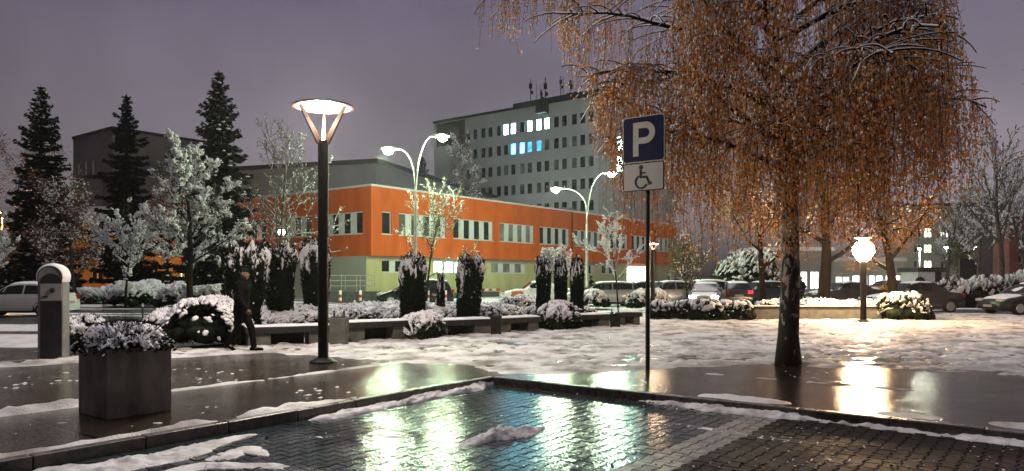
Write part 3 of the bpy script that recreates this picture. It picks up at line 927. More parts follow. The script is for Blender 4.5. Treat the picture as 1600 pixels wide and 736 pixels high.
def build_tree(name, label, cat, base, height, r0, clear, levels, seed, bark='bark', leaf=None, nleaf=0, lsize=(0.05, 0.035), scatter=0.08,
               nsnow=0, ssize=(0.03, 0.07), ssub=1, lean=(0, 0), group=None, minlvl=2, snow_mat='snow_soft', droop=0.0, snow_line=True, wander=0.05, rmin=0.0):
    rng = random.Random(seed); nr = np.random.default_rng(seed)
    root = thing(name, label, cat, base, 0, group)
    sk = skeleton(rng, height, r0, clear, levels, lean=lean, wander=wander)
    t = MB(); br = MB()
    for pts, rads, lvl in sk:
        if lvl == 0:
            t.tube(pts, rads, 10)
        else:
            br.tube(pts, [max(q_, rmin) for q_ in rads], 6 if lvl == 1 else (4 if lvl == 2 else 3), cap=False)
    t.build('trunk', M[bark], root, smooth=True)
    br.build('branches' if False else 'limbs', M[bark], root, smooth=True)
    if nleaf:
        p, d, r = sample_on(nr, sk, minlvl, nleaf)
        p = p + nr.normal(0, scatter, p.shape)
        p[:, 2] -= droop * nr.uniform(0, 1, len(p))
        V, Fa = leaves(p, nr.uniform(.7, 1.3, len(p)) * lsize[0], nr.uniform(.7, 1.3, len(p)) * lsize[1], rng=nr)
        npmesh('crown', V, Fa, M[leaf], root)
    if nsnow:
        p, d, r = sample_on(nr, sk, minlvl, int(nsnow * 1.7), 0.05)
        msk = fbm(p[:, 0] * 2.3 + p[:, 2] * 1.1 + 50, p[:, 1] * 2.3 - p[:, 2] * 1.7 + 50, seed, 3) + nr.uniform(-.06, .06, len(p)) > .5
        p, d, r = p[msk], d[msk], r[msk]
        s = nr.uniform(ssize[0], ssize[1], len(p)) * nr.uniform(0.6, 1.2, len(p))
        p = p + nr.normal(0, scatter * 0.6, p.shape); p[:, 2] += s * 0.45 + r
        V, Fa = blobs(p, np.stack([s * nr.uniform(1.0, 1.9, len(p)), s, s * 0.62], 1), ssub, 0.22, tilt=d + nr.normal(0, .25, d.shape), rng=nr)
        npmesh('snow_cover', V, Fa, M[snow_mat], root, smooth=True)
    return root, sk


def snow_on_limbs(root, sk, levels, mat='snow_soft', thick=0.5):
    """a line of snow lying on the upper side of the limbs"""
    mb = MB()
    for pts, rads, lvl in sk:
        if lvl not in levels:
            continue
        q = [p + Vector((0, 0, r * 0.75 + 0.006)) for p, r in zip(pts, rads)]
        rr = [max(0.007, r * thick + 0.006) for r in rads]
        mb.tube(q, rr, 4, cap=False)
    if mb.v:
        mb.build('limb_snow', M[mat], root, smooth=True)


def conifer(name, label, base, height, width, seed, group=None, low=0.06, snow=0, mat='spruce', dens=1.0, ragged=0.2):
    rng = random.Random(seed); nr = np.random.default_rng(seed)
    root = thing(name, label, 'tree', base, 0, group)
    MB().tube([(0, 0, -0.05), (0, 0, height * 0.5), (0, 0, height)], [height * 0.016, height * 0.01, 0.02], 8).build('trunk', M['bark'], root, smooth=True)
    Ps = []; Ds = []; Ls = []; lim = MB(); SN = []
    z = height * low
    while z < height * 0.985:
        f = z / height
        rad = width / 2 * ((1 - f) ** 0.8) * (1.0 if f > 0.25 else 0.8 + 0.8 * f)
        nb_ = 7 if f < 0.8 else 5
        a0 = rng.uniform(0, 6.28)
        for k in range(nb_):
            a = a0 + 6.283 * k / nb_ + rng.uniform(-.25, .25)
            ln = rad * rng.uniform(1 - ragged * 1.4, 1 + ragged) + 0.12
            d = Vector((math.cos(a), math.sin(a), 0))
            droop = -0.30 if f < 0.7 else 0.10
            pts = [Vector((0, 0, z)) + d * (ln * t) + Vector((0, 0, ln * (droop * t + 0.22 * t * t))) for t in (0, .35, .7, 1)]
            lim.tube(pts, [0.035, 0.025, 0.018, 0.008], 3, cap=False)
            nl = int(max(12, ln * 52 * dens))
            tt = nr.uniform(0.12, 1.02, nl)
            side = Vector((-d.y, d.x, 0))
            for t in tt:
                sp_ = (1.05 - t) * ln * 0.34 + 0.06
                o = rng.uniform(-1, 1) * sp_
                Ps.append(Vector((0, 0, z)) + d * (ln * t) + Vector((0, 0, ln * (droop * t + 0.22 * t * t) + rng.uniform(-.18, .05) - abs(o) * 0.25)) + side * o)
                Ds.append(d * 0.7 + side * (o / max(sp_, .01)) * 0.6 + Vector((0, 0, rng.uniform(-0.7, 0.1))))
                Ls.append(rng.uniform(.28, .55) * (0.6 + 0.5 * (1 - f)))
                if snow and rng.random() < snow:
                    SN.append(Ps[-1] + Vector((0, 0, 0.05)))
        z += height * 0.017 * (1.1 if f < .8 else 0.9) + 0.08
    lim.build('limbs', M['bark'], root)
    V, Fa = leaves(np.array([p[:] for p in Ps]), np.array(Ls), np.array(Ls) * 0.42, dirs=np.array([d[:] for d in Ds]), spread=0.35, rng=nr)
    npmesh('crown', V, Fa, M[mat], root)
    if SN:
        s = nr.uniform(.06, .16, len(SN))
        V, Fa = blobs(np.array([p[:] for p in SN]), np.stack([s * 1.5, s, s * .5], 1), 1, .25, rng=nr)
        npmesh('snow_cover', V, Fa, M['snow_soft'], root, smooth=True)
    return root


# three tall spruces on the left and one far off by the hospital tower
def base_at(x, Y, z=LOW):
    return Vector(((x - CX) / F * Y, Y, z))


def htop(y, Y, z=LOW):
    return CH + (HY - y) / F * Y - z


SPR = 'tall dark spruces behind the parking row'
conifer('spruce_tree', 'broad dark spruce farthest left, snow low in its branches', base_at(64, 54), htop(133, 54), 6.4, 101, SPR, snow=0.03, ragged=0.35)
conifer('spruce_tree', 'slimmer dark spruce standing in front of the flat grey building', base_at(198, 58), htop(146, 58), 6.0, 102, SPR, ragged=0.5)
conifer('spruce_tree', 'tallest dark spruce, rising behind the snowy broadleaf tree', base_at(341, 50), htop(109, 50), 6.6, 103, SPR, snow=0.01, ragged=0.42)
conifer('spruce_tree', 'distant small spruce over the grey hall roof beside the tower', base_at(659, 92), htop(240, 92), 6.0, 104, ragged=0.3)

# the broadleaf tree thick with snow, in front of the spruces
LV = [dict(n=20, len=0.50, ang=66, close=0.45, w=0.10, lift=0.04, seg=6, r=0.42, tap=0.55), dict(n=8, len=0.42, ang=48, w=0.16, lift=0.03, seg=5), dict(n=4, len=0.45, ang=45, w=0.2, lift=0.0, seg=3)]
r_, sk_ = build_tree('broadleaf_tree', 'broadleaf tree covered in fresh snow, round crown, in front of the dark spruces', 'tree', base_at(297, 37), htop(200, 37) * .87, 0.18, 0.24, LV, 7,
                     leaf='leaf_green', nleaf=7000, lsize=(.13, .08), scatter=.08, nsnow=13000, ssize=(.030, .075), minlvl=2)
snow_on_limbs(r_, sk_, (1, 2), thick=0.3)

LVs = [dict(n=12, len=0.68, ang=50, close=0.5, w=0.12, lift=0.05, seg=5, tap=0.6), dict(n=6, len=0.42, ang=42, w=0.16, lift=0.05, seg=4), dict(n=3, len=0.45, ang=40, w=0.2, seg=3)]
r_, sk_ = build_tree('young_tree', 'young snowy tree with a few leaves before the orange building corner', 'tree', base_at(666, 40), htop(306, 40), 0.075, 0.30, LVs, 31,
                     leaf='leaf_gold', nleaf=3200, lsize=(.09, .06), scatter=.07, nsnow=1000, ssize=(.016, .036), minlvl=1, group='young trees by the parking lot')
snow_on_limbs(r_, sk_, (1, 2), thick=0.3)
r_, sk_ = build_tree('young_tree', 'slender white-frosted young tree beside the silver estate car', 'tree', base_at(966, 40, LOW), htop(352, 40), 0.055, 0.36, LVs, 33,
                     leaf='leaf_green', nleaf=900, lsize=(.07, .05), scatter=.05, nsnow=3600, ssize=(.02, .042), minlvl=1, group='young trees by the parking lot')
snow_on_limbs(r_, sk_, (1, 2, 3), thick=0.6)
r_, sk_ = build_tree('young_tree', 'round white-topped small tree showing over the three clipped yews', 'tree', base_at(884, 36, LOW), htop(396, 36), 0.05, 0.66, [dict(n=12, len=0.40, ang=62, close=0.3, w=0.12, lift=0.03, seg=5, tap=0.4), dict(n=6, len=0.5, ang=45, w=0.16, lift=0.0, seg=4), dict(n=3, len=0.45, ang=40, w=0.2, seg=3)], 35,
                     leaf='leaf_green', nleaf=1600, lsize=(.08, .06), scatter=.10, nsnow=2000, ssize=(.03, .07), minlvl=1, group='young trees by the parking lot')
r_, sk_ = build_tree('young_tree', 'thin leafy young tree with yellow-green leaves by the entrance', 'tree', base_at(1075, 36, 0), htop(380, 36, 0), 0.05, 0.30, LVs, 37,
                     leaf='leaf_gold', nleaf=2600, lsize=(.09, .06), scatter=.16, nsnow=500, ssize=(.025, .05), minlvl=1, group='young trees by the parking lot')
r_, sk_ = build_tree('young_tree', 'small snowy tree standing by the orange lit wall', 'tree', base_at(196, 42), htop(335, 42), 0.07, 0.30, LVs, 39,
                     leaf='leaf_green', nleaf=1800, lsize=(.10, .07), scatter=.12, nsnow=2400, ssize=(.04, .085), minlvl=1, group='young trees by the parking lot')

# bare, frosted trees in the mist
LVb = [dict(n=20, len=0.50, ang=56, close=0.5, w=0.10, lift=0.09, seg=6, tap=0.45, r=.36), dict(n=8, len=0.42, ang=42, w=0.14, lift=0.05, seg=5), dict(n=6, len=0.45, ang=40, w=0.18, lift=0.03, seg=4), dict(n=3, len=0.5, ang=38, w=0.2, seg=3)]
BARE = 'bare trees standing in the night mist'
r_, sk_ = build_tree('bare_tree', 'bare frosted tree spreading behind the near lamp post', 'tree', base_at(432, 39), htop(178, 39) * .86, 0.15, 0.16, LVb, 51, bark='frost_bark', rmin=.011,
                     nsnow=2600, ssize=(.014, .034), scatter=.03, minlvl=3, group=BARE)
snow_on_limbs(r_, sk_, (2,), thick=0.3)
LVc = [dict(n=26, len=0.22, ang=72, close=0.5, w=0.10, lift=0.0, seg=5, tap=0.6), dict(n=8, len=0.45, ang=45, w=0.14, lift=-0.02, seg=4), dict(n=5, len=0.5, ang=40, w=0.18, lift=-0.03, seg=3)]
r_, sk_ = build_tree('bare_tree', 'tall bare tree half hiding the left end of the hospital tower', 'tree', base_at(735, 76), htop(196, 76), 0.24, 0.22, LVc, 53, bark='frost_bark', rmin=.016,
                     leaf='leaf_brown', nleaf=2500, lsize=(.14, .09), scatter=.2, nsnow=2400, ssize=(.04, .09), minlvl=2, group=BARE)
LVd = [dict(n=14, len=0.48, ang=60, close=0.4, w=0.12, lift=0.04, seg=5, tap=0.4), dict(n=7, len=0.45, ang=45, w=0.16, lift=0.02, seg=4), dict(n=5, len=0.45, ang=40, w=0.2, seg=3)]
for (px, Y, yt, lab, sd_) in ((118, 47, 292, 'broad frosted tree over the white car and ticket machine', 61), (20, 66, 222, 'misty frosted tree at the far left edge', 62),
                              (262, 60, 285, 'misty frosted tree between the two right spruces', 64)):
    r_, sk_ = build_tree('frosted_tree', lab, 'tree', base_at(px, Y), htop(yt, Y), 0.15, 0.2, LVd, sd_, bark='bark_grey', leaf='leaf_brown', nleaf=4200, lsize=(.15, .10), scatter=.22,
                         nsnow=1500, ssize=(.03, .07), minlvl=2, group='frosted trees on the left')
r_, sk_ = build_tree('frosted_tree', 'snowy branch tree cut off by the left frame edge', 'tree', base_at(-26, 36), htop(350, 36), 0.09, 0.3, LVs, 63,
                     leaf='leaf_green', nleaf=1500, lsize=(.1, .07), scatter=.1, nsnow=2200, ssize=(.04, .08), minlvl=1, group='frosted trees on the left')
LVe = [dict(n=12, len=0.55, ang=42, close=0.3, w=0.08, lift=0.05, seg=6, tap=0.4), dict(n=7, len=0.45, ang=35, w=0.12, lift=0.05, seg=5), dict(n=5, len=0.45, ang=32, w=0.16, seg=4), dict(n=3, len=0.5, ang=30, w=0.2, seg=3)]
r_, sk_ = build_tree('bare_tree', 'bare fan-shaped tree near the right edge before the red brick house', 'tree', base_at(1561, 44, 0), htop(232, 44, 0), 0.22, 0.36, LVe, 55, bark='frost_bark', rmin=.013, nsnow=1500, ssize=(.02, .045), scatter=.02, minlvl=2, group=BARE)
for (px_, Y_, yt_, lab_, sd_) in ((1478, 60, 300, 'bare frosted tree before the pale apartment block', 56), (1527, 66, 290, 'bare frosted tree behind the billboard', 57), (1608, 52, 262, 'bare frosted tree in front of the red brick house', 58)):
    r_, sk_ = build_tree('bare_tree', lab_, 'tree', base_at(px_, Y_), htop(yt_, Y_) * .85, 0.2, 0.3, LVe, sd_, bark='frost_bark', rmin=.017, nsnow=2200, ssize=(.03, .07), scatter=.04, minlvl=2, group=BARE)
LVf = [dict(n=11, len=0.62, ang=68, close=0.2, w=0.12, lift=0.05, seg=6, tap=0.3, r=0.5), dict(n=7, len=0.42, ang=45, w=0.15, lift=0.0, seg=5), dict(n=5, len=0.45, ang=40, w=0.2, seg=3)]
r_, sk_ = build_tree('park_tree', 'wide dark limbed tree with rusty leaves right of the bright lamp', 'tree', base_at(1398, 31, 0), 6.8, 0.24, 0.28, LVf, 71, leaf='leaf_birch', nleaf=5200, lsize=(.085, .055), scatter=.16,
                     nsnow=900, ssize=(.02, .05), minlvl=2, group='park trees behind the birch', droop=0.3)
snow_on_limbs(r_, sk_, (1,), thick=0.4)
for (px, Y, h, rr, lab, sd_) in ((1286, 33, 8.0, 0.30, 'thick trunked park tree left of the bright lamp', 72), (1192, 37, 8.5, 0.17, 'slim trunked park tree behind the low hedge', 73)):
    r_, sk_ = build_tree('park_tree', lab, 'tree', base_at(px, Y, 0), h, rr, 0.26, LVf, sd_, leaf='leaf_birch', nleaf=9000, lsize=(.095, .06), scatter=.22,
                         nsnow=1500, ssize=(.025, .055), minlvl=2, group='park trees behind the birch', droop=1.0)
r_, sk_ = build_tree('lit_tree', 'small tree lit bright yellow-green above the billboard', 'tree', base_at(1508, 88, LOW), htop(384, 88), 0.1, 0.4, LVs, 75, leaf='leaf_gold', nleaf=2400, lsize=(.26, .18), scatter=.3, minlvl=1)


# ------------------------------------------------------------------ the weeping birch
def weeping(name, label, base, height, r0, seed, radius, zlow, nlimb=17, clear=3.1, nleaf_per_m=24, snow=0.30, lean=(0, 0), crop=None, leafmat='leaf_birch', extra=(), right_edge=None, strand_step=0.085):
    rng = random.Random(seed); nr = np.random.default_rng(seed)
    root = thing(name, label, 'tree', base, 0)
    tr = curve_branch(rng, (0, 0, -0.06), Vector((lean[0], lean[1], 1)), height, 16, 0.018, 0.03)
    for i in range(len(tr)):
        k = i / 16.0
        tr[i] = tr[i] + Vector((0.10 * math.sin(k * 7), 0.06 * math.sin(k * 9 + 1), 0))
    rad = [r0 * (1.28 if i == 0 else 1.0) * (1 - i / 16 * 0.88) for i in range(17)]
    t = MB().tube(tr, rad, 14)
    t.build('trunk', M['birch_bark'], root, smooth=True)
    lim = MB(); lsn = MB(); carriers = []
    specs = []
    az = rng.uniform(0, 6.28)
    for k in range(nlimb):
        z = clear + (height - clear - 0.4) * (k + 0.3) / nlimb
        az += 2.4 + rng.uniform(-.35, .35)
        f = (z - clear) / (height - clear)
        reach = radius * (1.0 - 0.62 * f ** 1.5) * rng.uniform(0.85, 1.08)
        specs.append((z, az, reach, R(52 - 8 * f) + rng.uniform(-.15, .15), 0.045 + 0.03 * (1 - f)))
    specs += list(extra)
    for (z, az, reach, elev, rr) in specs:
        i = min(int(z / height * 16), 15); p0 = tr[i].lerp(tr[i + 1], z / height * 16 - i)
        d = Vector((math.cos(az), math.sin(az), 0))
        n = 9; pts = []
        rise = reach * math.tan(elev) * 0.42
        wob = rng.uniform(-.5, .5)
        sidev = Vector((-d.y, d.x, 0))
        for q in range(n + 1):
            s = q / n
            pts.append(p0 + d * reach * (s ** 0.95) + Vector((0, 0, rise * (1.9 * s - 1.35 * s * s))) + sidev * (wob * s * s * 0.8 + rng.gauss(0, 0.03)) + Vector((0, 0, rng.gauss(0, 0.03))))
        if right_edge:
            cut = [i for i, v in enumerate(pts) if 800 + F * (base[0] + v.x) / (base[1] + v.y) > right_edge(base[2] + v.z, base[1] + v.y)]
            if cut and cut[0] > 3:
                pts = pts[:cut[0]]; n = len(pts) - 1
        rads = [max(0.009, rr * (1 - s / n * 0.85)) for s in range(n + 1)]
        lim.tube(pts, rads, 6, cap=False)
        lsn.tube([p + Vector((0, 0, r * 0.75)) for p, r in zip(pts[1:], rads[1:])], [r * 0.7 + 0.008 for r in rads[1:]], 4, cap=False)
        carriers.append((pts[2:], 1.0))
        nsec = int(8 + reach * 4)
        for q in range(nsec):
            s = 0.22 + 0.76 * (q + rng.random()) / nsec
            x = s * n; j = min(int(x), n - 1); p = pts[j].lerp(pts[j + 1], x - j)
            sg = 1 if q % 2 else -1
            dr = (pts[j + 1] - pts[j]).normalized()
            dd = (dr * 0.6 + sidev * sg * rng.uniform(.5, 1.0) + Vector((0, 0, rng.uniform(0.0, .55)))).normalized()
            ln = (0.5 + 0.95 * (1 - s * 0.5)) * rng.uniform(.6, 1.25) * radius / 4.2
            bp = [p]
            for u in range(6):
                dd = (dd + Vector((rng.gauss(0, .1), rng.gauss(0, .1), -0.13))).normalized(); bp.append(bp[-1] + dd * ln / 6)
            if right_edge and any(800 + F * (base[0] + v.x) / (base[1] + v.y) > right_edge(base[2] + v.z, base[1] + v.y) + 12 for v in bp):
                continue
            br_ = [0.016, .013, .011, .009, .007, .006, .005]
            lim.tube(bp, br_, 4, cap=False)
            lsn.tube([v + Vector((0, 0, .012)) for v in bp], [.014, .013, .012, .011, .01, .008, .006], 3, cap=False)
            carriers.append((bp, 0.7))
    lim.build('limbs', M['bark'], root, smooth=True)
    lsn.build('limb_snow', M['snow_soft'], root, smooth=True)
    LP = []; SP = []; tw = MB()
    for pts, wgt in carriers:
        tot = sum((pts[i + 1] - pts[i]).length for i in range(len(pts) - 1))
        ns_ = max(2, int(tot / strand_step * wgt))
        for _ in range(ns_):
            x = rng.random() ** 0.8 * (len(pts) - 1); j = min(int(x), len(pts) - 2)
            p = pts[j].lerp(pts[j + 1], x - j) + Vector((rng.gauss(0, .03), rng.gauss(0, .03), 0))
            wx = base[0] + p.x; wy = base[1] + p.y
            zl = zlow(wx, wy, rng)
            if float(fbm(p.x * 1.5 + 20, p.y * 1.5 + p.z * .9 + 20, seed, 3)) < .50:
                continue
            ln = min(rng.uniform(0.35, 2.3), p.z - zl)
            if rng.random() < 0.22:
                ln = min(ln * 1.6, p.z - zl)
            if ln < 0.1:
                continue
            if crop and not crop(wx, wy, base[2] + p.z):
                continue
            out_ = Vector((p.x, p.y, 0)).normalized() * rng.uniform(-.02, .12)
            m_ = max(3, int(ln / 0.28)); q = [p]; dd = Vector((out_.x * 3, out_.y * 3, -0.4)).normalized()
            for u in range(m_):
                dd = (dd * 0.6 + Vector((rng.gauss(0, .15), rng.gauss(0, .15), -0.7))).normalized(); q.append(q[-1] + dd * ln / m_)
            tw.tube(q, [.0045] + [.003] * (m_), 3, cap=False)
            nl = int(ln * nleaf_per_m * rng.uniform(.5, 1.3))
            for u in range(nl):
                y_ = rng.random() * m_; j2 = min(int(y_), m_ - 1); v = q[j2].lerp(q[j2 + 1], y_ - j2)
                (SP if rng.random() < snow * np.clip((v.z - 2.2) / 3.2, .35, 1.7) else LP).append((v.x, v.y, v.z))
    tw.build('twigs', M['bark'], root)
    LP = np.array(LP); SP = np.array(SP)
    dirs = np.zeros((len(LP), 3)); dirs[:, 2] = -1
    LP = LP + nr.normal(0, .045, LP.shape)
    V, Fa = leaves(LP, nr.uniform(.03, .085, len(LP)), nr.uniform(.018, .052, len(LP)), dirs=dirs, spread=1.1, rng=nr)
    npmesh('crown', V, Fa, M[leafmat], root)
    if len(SP):
        SP = SP + nr.normal(0, .022, SP.shape)
        s = nr.uniform(.008, .021, len(SP))
        V, Fa = blobs(SP, np.stack([s, s, s * nr.uniform(1.0, 2.4, len(SP))], 1), 1, .3, rng=nr)
        npmesh('snow_cover', V, Fa, M['snow_soft'], root, smooth=True)
    return root


BX = G(1233, 570)
LOWX = [790, 860, 900, 925, 950, 975, 1000, 1040, 1100, 1160, 1215, 1260, 1320, 1400, 1450, 1500, 1535, 1555, 1580]
LOWY = [70, 60, 110, 170, 235, 330, 375, 400, 425, 428, 405, 395, 395, 405, 365, 330, 300, 260, 250]


def birch_low(wx, wy, rng):
    px = 800 + F * wx / wy
    y = np.interp(px, LOWX, LOWY) + rng.gauss(-8, 16) - abs(rng.gauss(0, 14))
    return CH + (HY - y) / F * wy


def clear_of_sign(wx, wy, wz):
    px = 800 + F * wx / wy
    if 955 < px < 1058 and wy < 13.0:
        return False
    return px < np.interp(HY - (wz - CH) * F / wy, [0, 60, 150, 300], [1512, 1540, 1584, 1598]) + RN.gauss(0, 9)


weeping('weeping_birch', 'big weeping birch with rusty leaves and snow, black and white bark, behind the parking sign', BX, 9.6, 0.195, 2024, 3.75, birch_low, nlimb=19, clear=3.2,
        nleaf_per_m=25, lean=(-0.03, 0.0), snow=0.26, crop=clear_of_sign, right_edge=lambda wz, wy: np.interp(HY - (wz - CH) * F / wy, [0, 60, 150, 300], [1480, 1508, 1550, 1568]),
        extra=[(6.2, R(178), 4.9, R(36), 0.06), (5.4, R(196), 4.3, R(30), .055), (3.9, R(-8), 3.9, R(40), 0.085), (4.4, R(12), 3.6, R(48), 0.075), (3.6, R(172), 3.3, R(40), 0.06),
               (4.6, R(165), 3.6, R(44), .07), (4.9, R(-60), 3.2, R(40), .06), (5.3, R(-120), 3.2, R(44), .06), (5.9, R(-20), 3.7, R(35), .06), (4.2, R(-100), 3.0, R(42), .05), (4.3, R(60), 3.3, R(42), .05), (4.1, R(120), 3.3, R(42), .05), (3.35, R(-75), 1.7, R(45), .045), (3.6, R(-115), 2.0, R(45), .045)])


def edge_low(wx, wy, rng):
    return CH + (HY - (300 + rng.gauss(0, 40))) / F * wy


weeping('weeping_birch', 'dark snowy birch reaching in from the right frame edge', base_at(1800, 17.5, 0), 9.5, 0.2, 77, 3.5, edge_low, nlimb=16, clear=3.4, nleaf_per_m=6, snow=0.45, leafmat='leaf_brown', strand_step=0.13, crop=lambda wx, wy, wz: 800 + F * wx / wy > 1552 + 25 * math.sin(wz * 2.1))


# ------------------------------------------------------------------ clipped yews, hedges, bushes
def yew(label, px, Y, ytop, ybase, wtop, wbase, seed, flare=0.0, group='clipped columnar yews behind the benches', z0=0.0, tilt=0.0, snow_amt=1.0):
    nr = np.random.default_rng(seed); rng = random.Random(seed)
    s = Y / F
    h = CH + (HY - ytop) * s - z0
    root = thing('clipped_yew', label, 'yew', ((px - CX) * s, Y, z0), 0, group)
    rt, rb = wtop * s / 2, wbase * s / 2
    prof = lambda f: (rb + (rt - rb) * f ** 1.25) * (1.0 if f < 0.86 else max(0.1, 1 - ((f - 0.86) / 0.14) ** 2 * 0.55)) * (0.75 + 0.25 * min(1, f * 8))
    core = MB(); n = 16; pr = []
    for i in range(15):
        f = i / 14; pr.append((prof(f) * 0.84, h * 0.84 * f))
    pr.append((0.001, h * 0.84))
    core.lathe(pr, n=n)
    core.v = [(x + tilt * z, y, z) for (x, y, z) in core.v]
    core.build('stems', M['needle'], root, smooth=True)
    N_ = 5200
    f = nr.uniform(0, 1, N_) ** 0.85; a = nr.uniform(0, 6.283, N_)
    lump = 1 + 0.18 * (fbm(a * 2.2, f * h * 2.6, seed, 3) - 0.5) * 2
    r = np.array([prof(v) for v in f]) * lump * nr.uniform(0.86, 1.05, N_)
    topn = lambda xx, yy: 0.80 + 0.34 * fbm(xx / rt * 2.6 + 9, yy / rt * 2.6 + 9, seed + 1, 3)
    p = np.stack([r * np.cos(a), r * np.sin(a), f * h], 1)
    p[:, 2] *= np.where(f > .5, 1 + (topn(p[:, 0], p[:, 1]) - 1) * (f - .5) * 2, 1); p[:, 0] += tilt * p[:, 2]
    tp = nr.uniform(0, 1, 900); aa = nr.uniform(0, 6.283, 900); rr = prof(0.9) * np.sqrt(tp)
    p2 = np.stack([rr * np.cos(aa) + tilt * h, rr * np.sin(aa), h * topn(rr * np.cos(aa), rr * np.sin(aa)) * nr.uniform(0.93, 1.03, 900)], 1)
    p = np.concatenate([p, p2])
    d = np.stack([np.cos(np.concatenate([a, aa])) * .35, np.sin(np.concatenate([a, aa])) * .35, np.full(len(p), 1.0)], 1)
    V, Fa = leaves(p, nr.uniform(.07, .15, len(p)), nr.uniform(.022, .045, len(p)), dirs=d, spread=.35, rng=nr)
    npmesh('foliage', V, Fa, M['needle'], root)
    # joined caps of snow on the upright shoots: thick on top, broken patches lower down
    n0 = 110
    tt = np.concatenate([np.linspace(.42, 1, 58), np.linspace(1.02, 1.4, 18)])
    TH, TT = np.meshgrid(np.linspace(0, 2 * math.pi, n0), tt, indexing='ij')
    side = np.minimum(TT, 1); inw = np.clip(1 - (TT - 1) / .4, 0.0, 1)
    rad = np.array([prof(v) for v in side.ravel()]).reshape(side.shape) * (1 + 0.18 * (fbm(TH * 2.2, side * h * 2.6, seed, 3) - .5) * 2) * np.where(TT > 1, inw, 1)
    X_, Y_ = rad * np.cos(TH), rad * np.sin(TH)
    tn = topn(X_, Y_)
    Z_ = side * h * np.where(side > .5, 1 + (tn - 1) * (side - .5) * 2, 1)
    k9 = 1.0 / max(rt, .12)
    nz_ = vnoise(np.cos(TH) * 2.6 * 1.3 + 9, np.sin(TH) * 2.6 * 1.3 + Z_ * 1.2 + 9, seed + 4) * .35 + vnoise(np.cos(TH) * 6 + 19, np.sin(TH) * 6 + Z_ * 4.0 + 19, seed + 5) * .4 + fbm(np.cos(TH) * 13 + 29, np.sin(TH) * 13 + Z_ * 9 + 29, seed + 6, 2) * .25
    rank = np.empty(nz_.size); rank[np.argsort(nz_.ravel())] = np.linspace(0, 1, nz_.size); rank = rank.reshape(nz_.shape)
    share = np.clip((Z_ / h - .66) / .34, 0, 1) ** 1.3 * .58 * min(1.1, snow_amt + .25) + .012
    cov = np.clip((rank - (1 - share)) * 8, -1, 1)
    off = np.where(cov > 0, cov ** .55 * (.01 + .04 * nz_ + .055 * (fbm(np.cos(TH) * 14 + 39, np.sin(TH) * 14 + Z_ * 13 + 39, seed + 7, 3) - .4)), cov * .10)
    V = np.stack([X_ + np.cos(TH) * off * inw + tilt * Z_, Y_ + np.sin(TH) * off * inw, Z_ + np.where(TT > 1, off, np.clip(off, 0, 1) * .4)], -1)
    idx = np.arange(TH.size).reshape(TH.shape)
    qd = np.stack([idx[:-1, :-1], idx[1:, :-1], idx[1:, 1:], idx[:-1, 1:]], -1).reshape(-1, 4)
    qd = qd[(cov.ravel()[qd] > -.7).any(1)]
    npmesh('snow_cover', V.reshape(-1, 3), qd, M['snow'], root, smooth=True)
    q = np.concatenate([p[:N_], p2])
    pr_ = np.clip((q[:, 2] / h - 0.60) / 0.36, 0, 1) ** 1.5 * 0.05 * snow_amt + 0.003
    q = q[nr.uniform(0, 1, len(q)) < pr_]
    sz = nr.uniform(.012, .03, len(q))
    V, Fa = blobs(q, np.stack([sz, sz, sz * nr.uniform(0.9, 1.9, len(q))], 1), 1, .28, rng=nr)
    npmesh('snow_tufts', V, Fa, M['snow'], root, smooth=True)['kind'] = 'stuff'
    return root


yew('broad clipped yew, snow capped, behind the walking person', 381, 19.0, 387, 516, 72, 46, 1)
yew('clipped yew second from the left of the lamp post, snow on top', 437, 21.0, 386, 487, 51, 35, 2)
yew('clipped yew half hidden by the near lamp post', 493, 22.5, 382, 480, 48, 33, 3)
yew('dense round-shouldered yew in front of the black car', 645, 23.0, 402, 487, 43, 37, 4)
yew('leaning wedge shaped yew standing alone right of the young tree', 729, 24.0, 404, 485, 46, 32, 5, tilt=0.075)
yew('thin low yew stump between the two larger yews', 689, 24.5, 434, 484, 11, 11, 6, snow_amt=.35)
yew('clipped yew, left one of the tight group of three', 849, 25.5, 408, 490, 23, 20, 7, snow_amt=.7)
yew('clipped yew, middle one of the tight group of three', 876, 26.5, 411, 486, 20, 17, 8, snow_amt=.6)
yew('clipped yew, right one of the tight group of three', 902, 26.5, 409, 486, 21, 18, 9, snow_amt=.6)


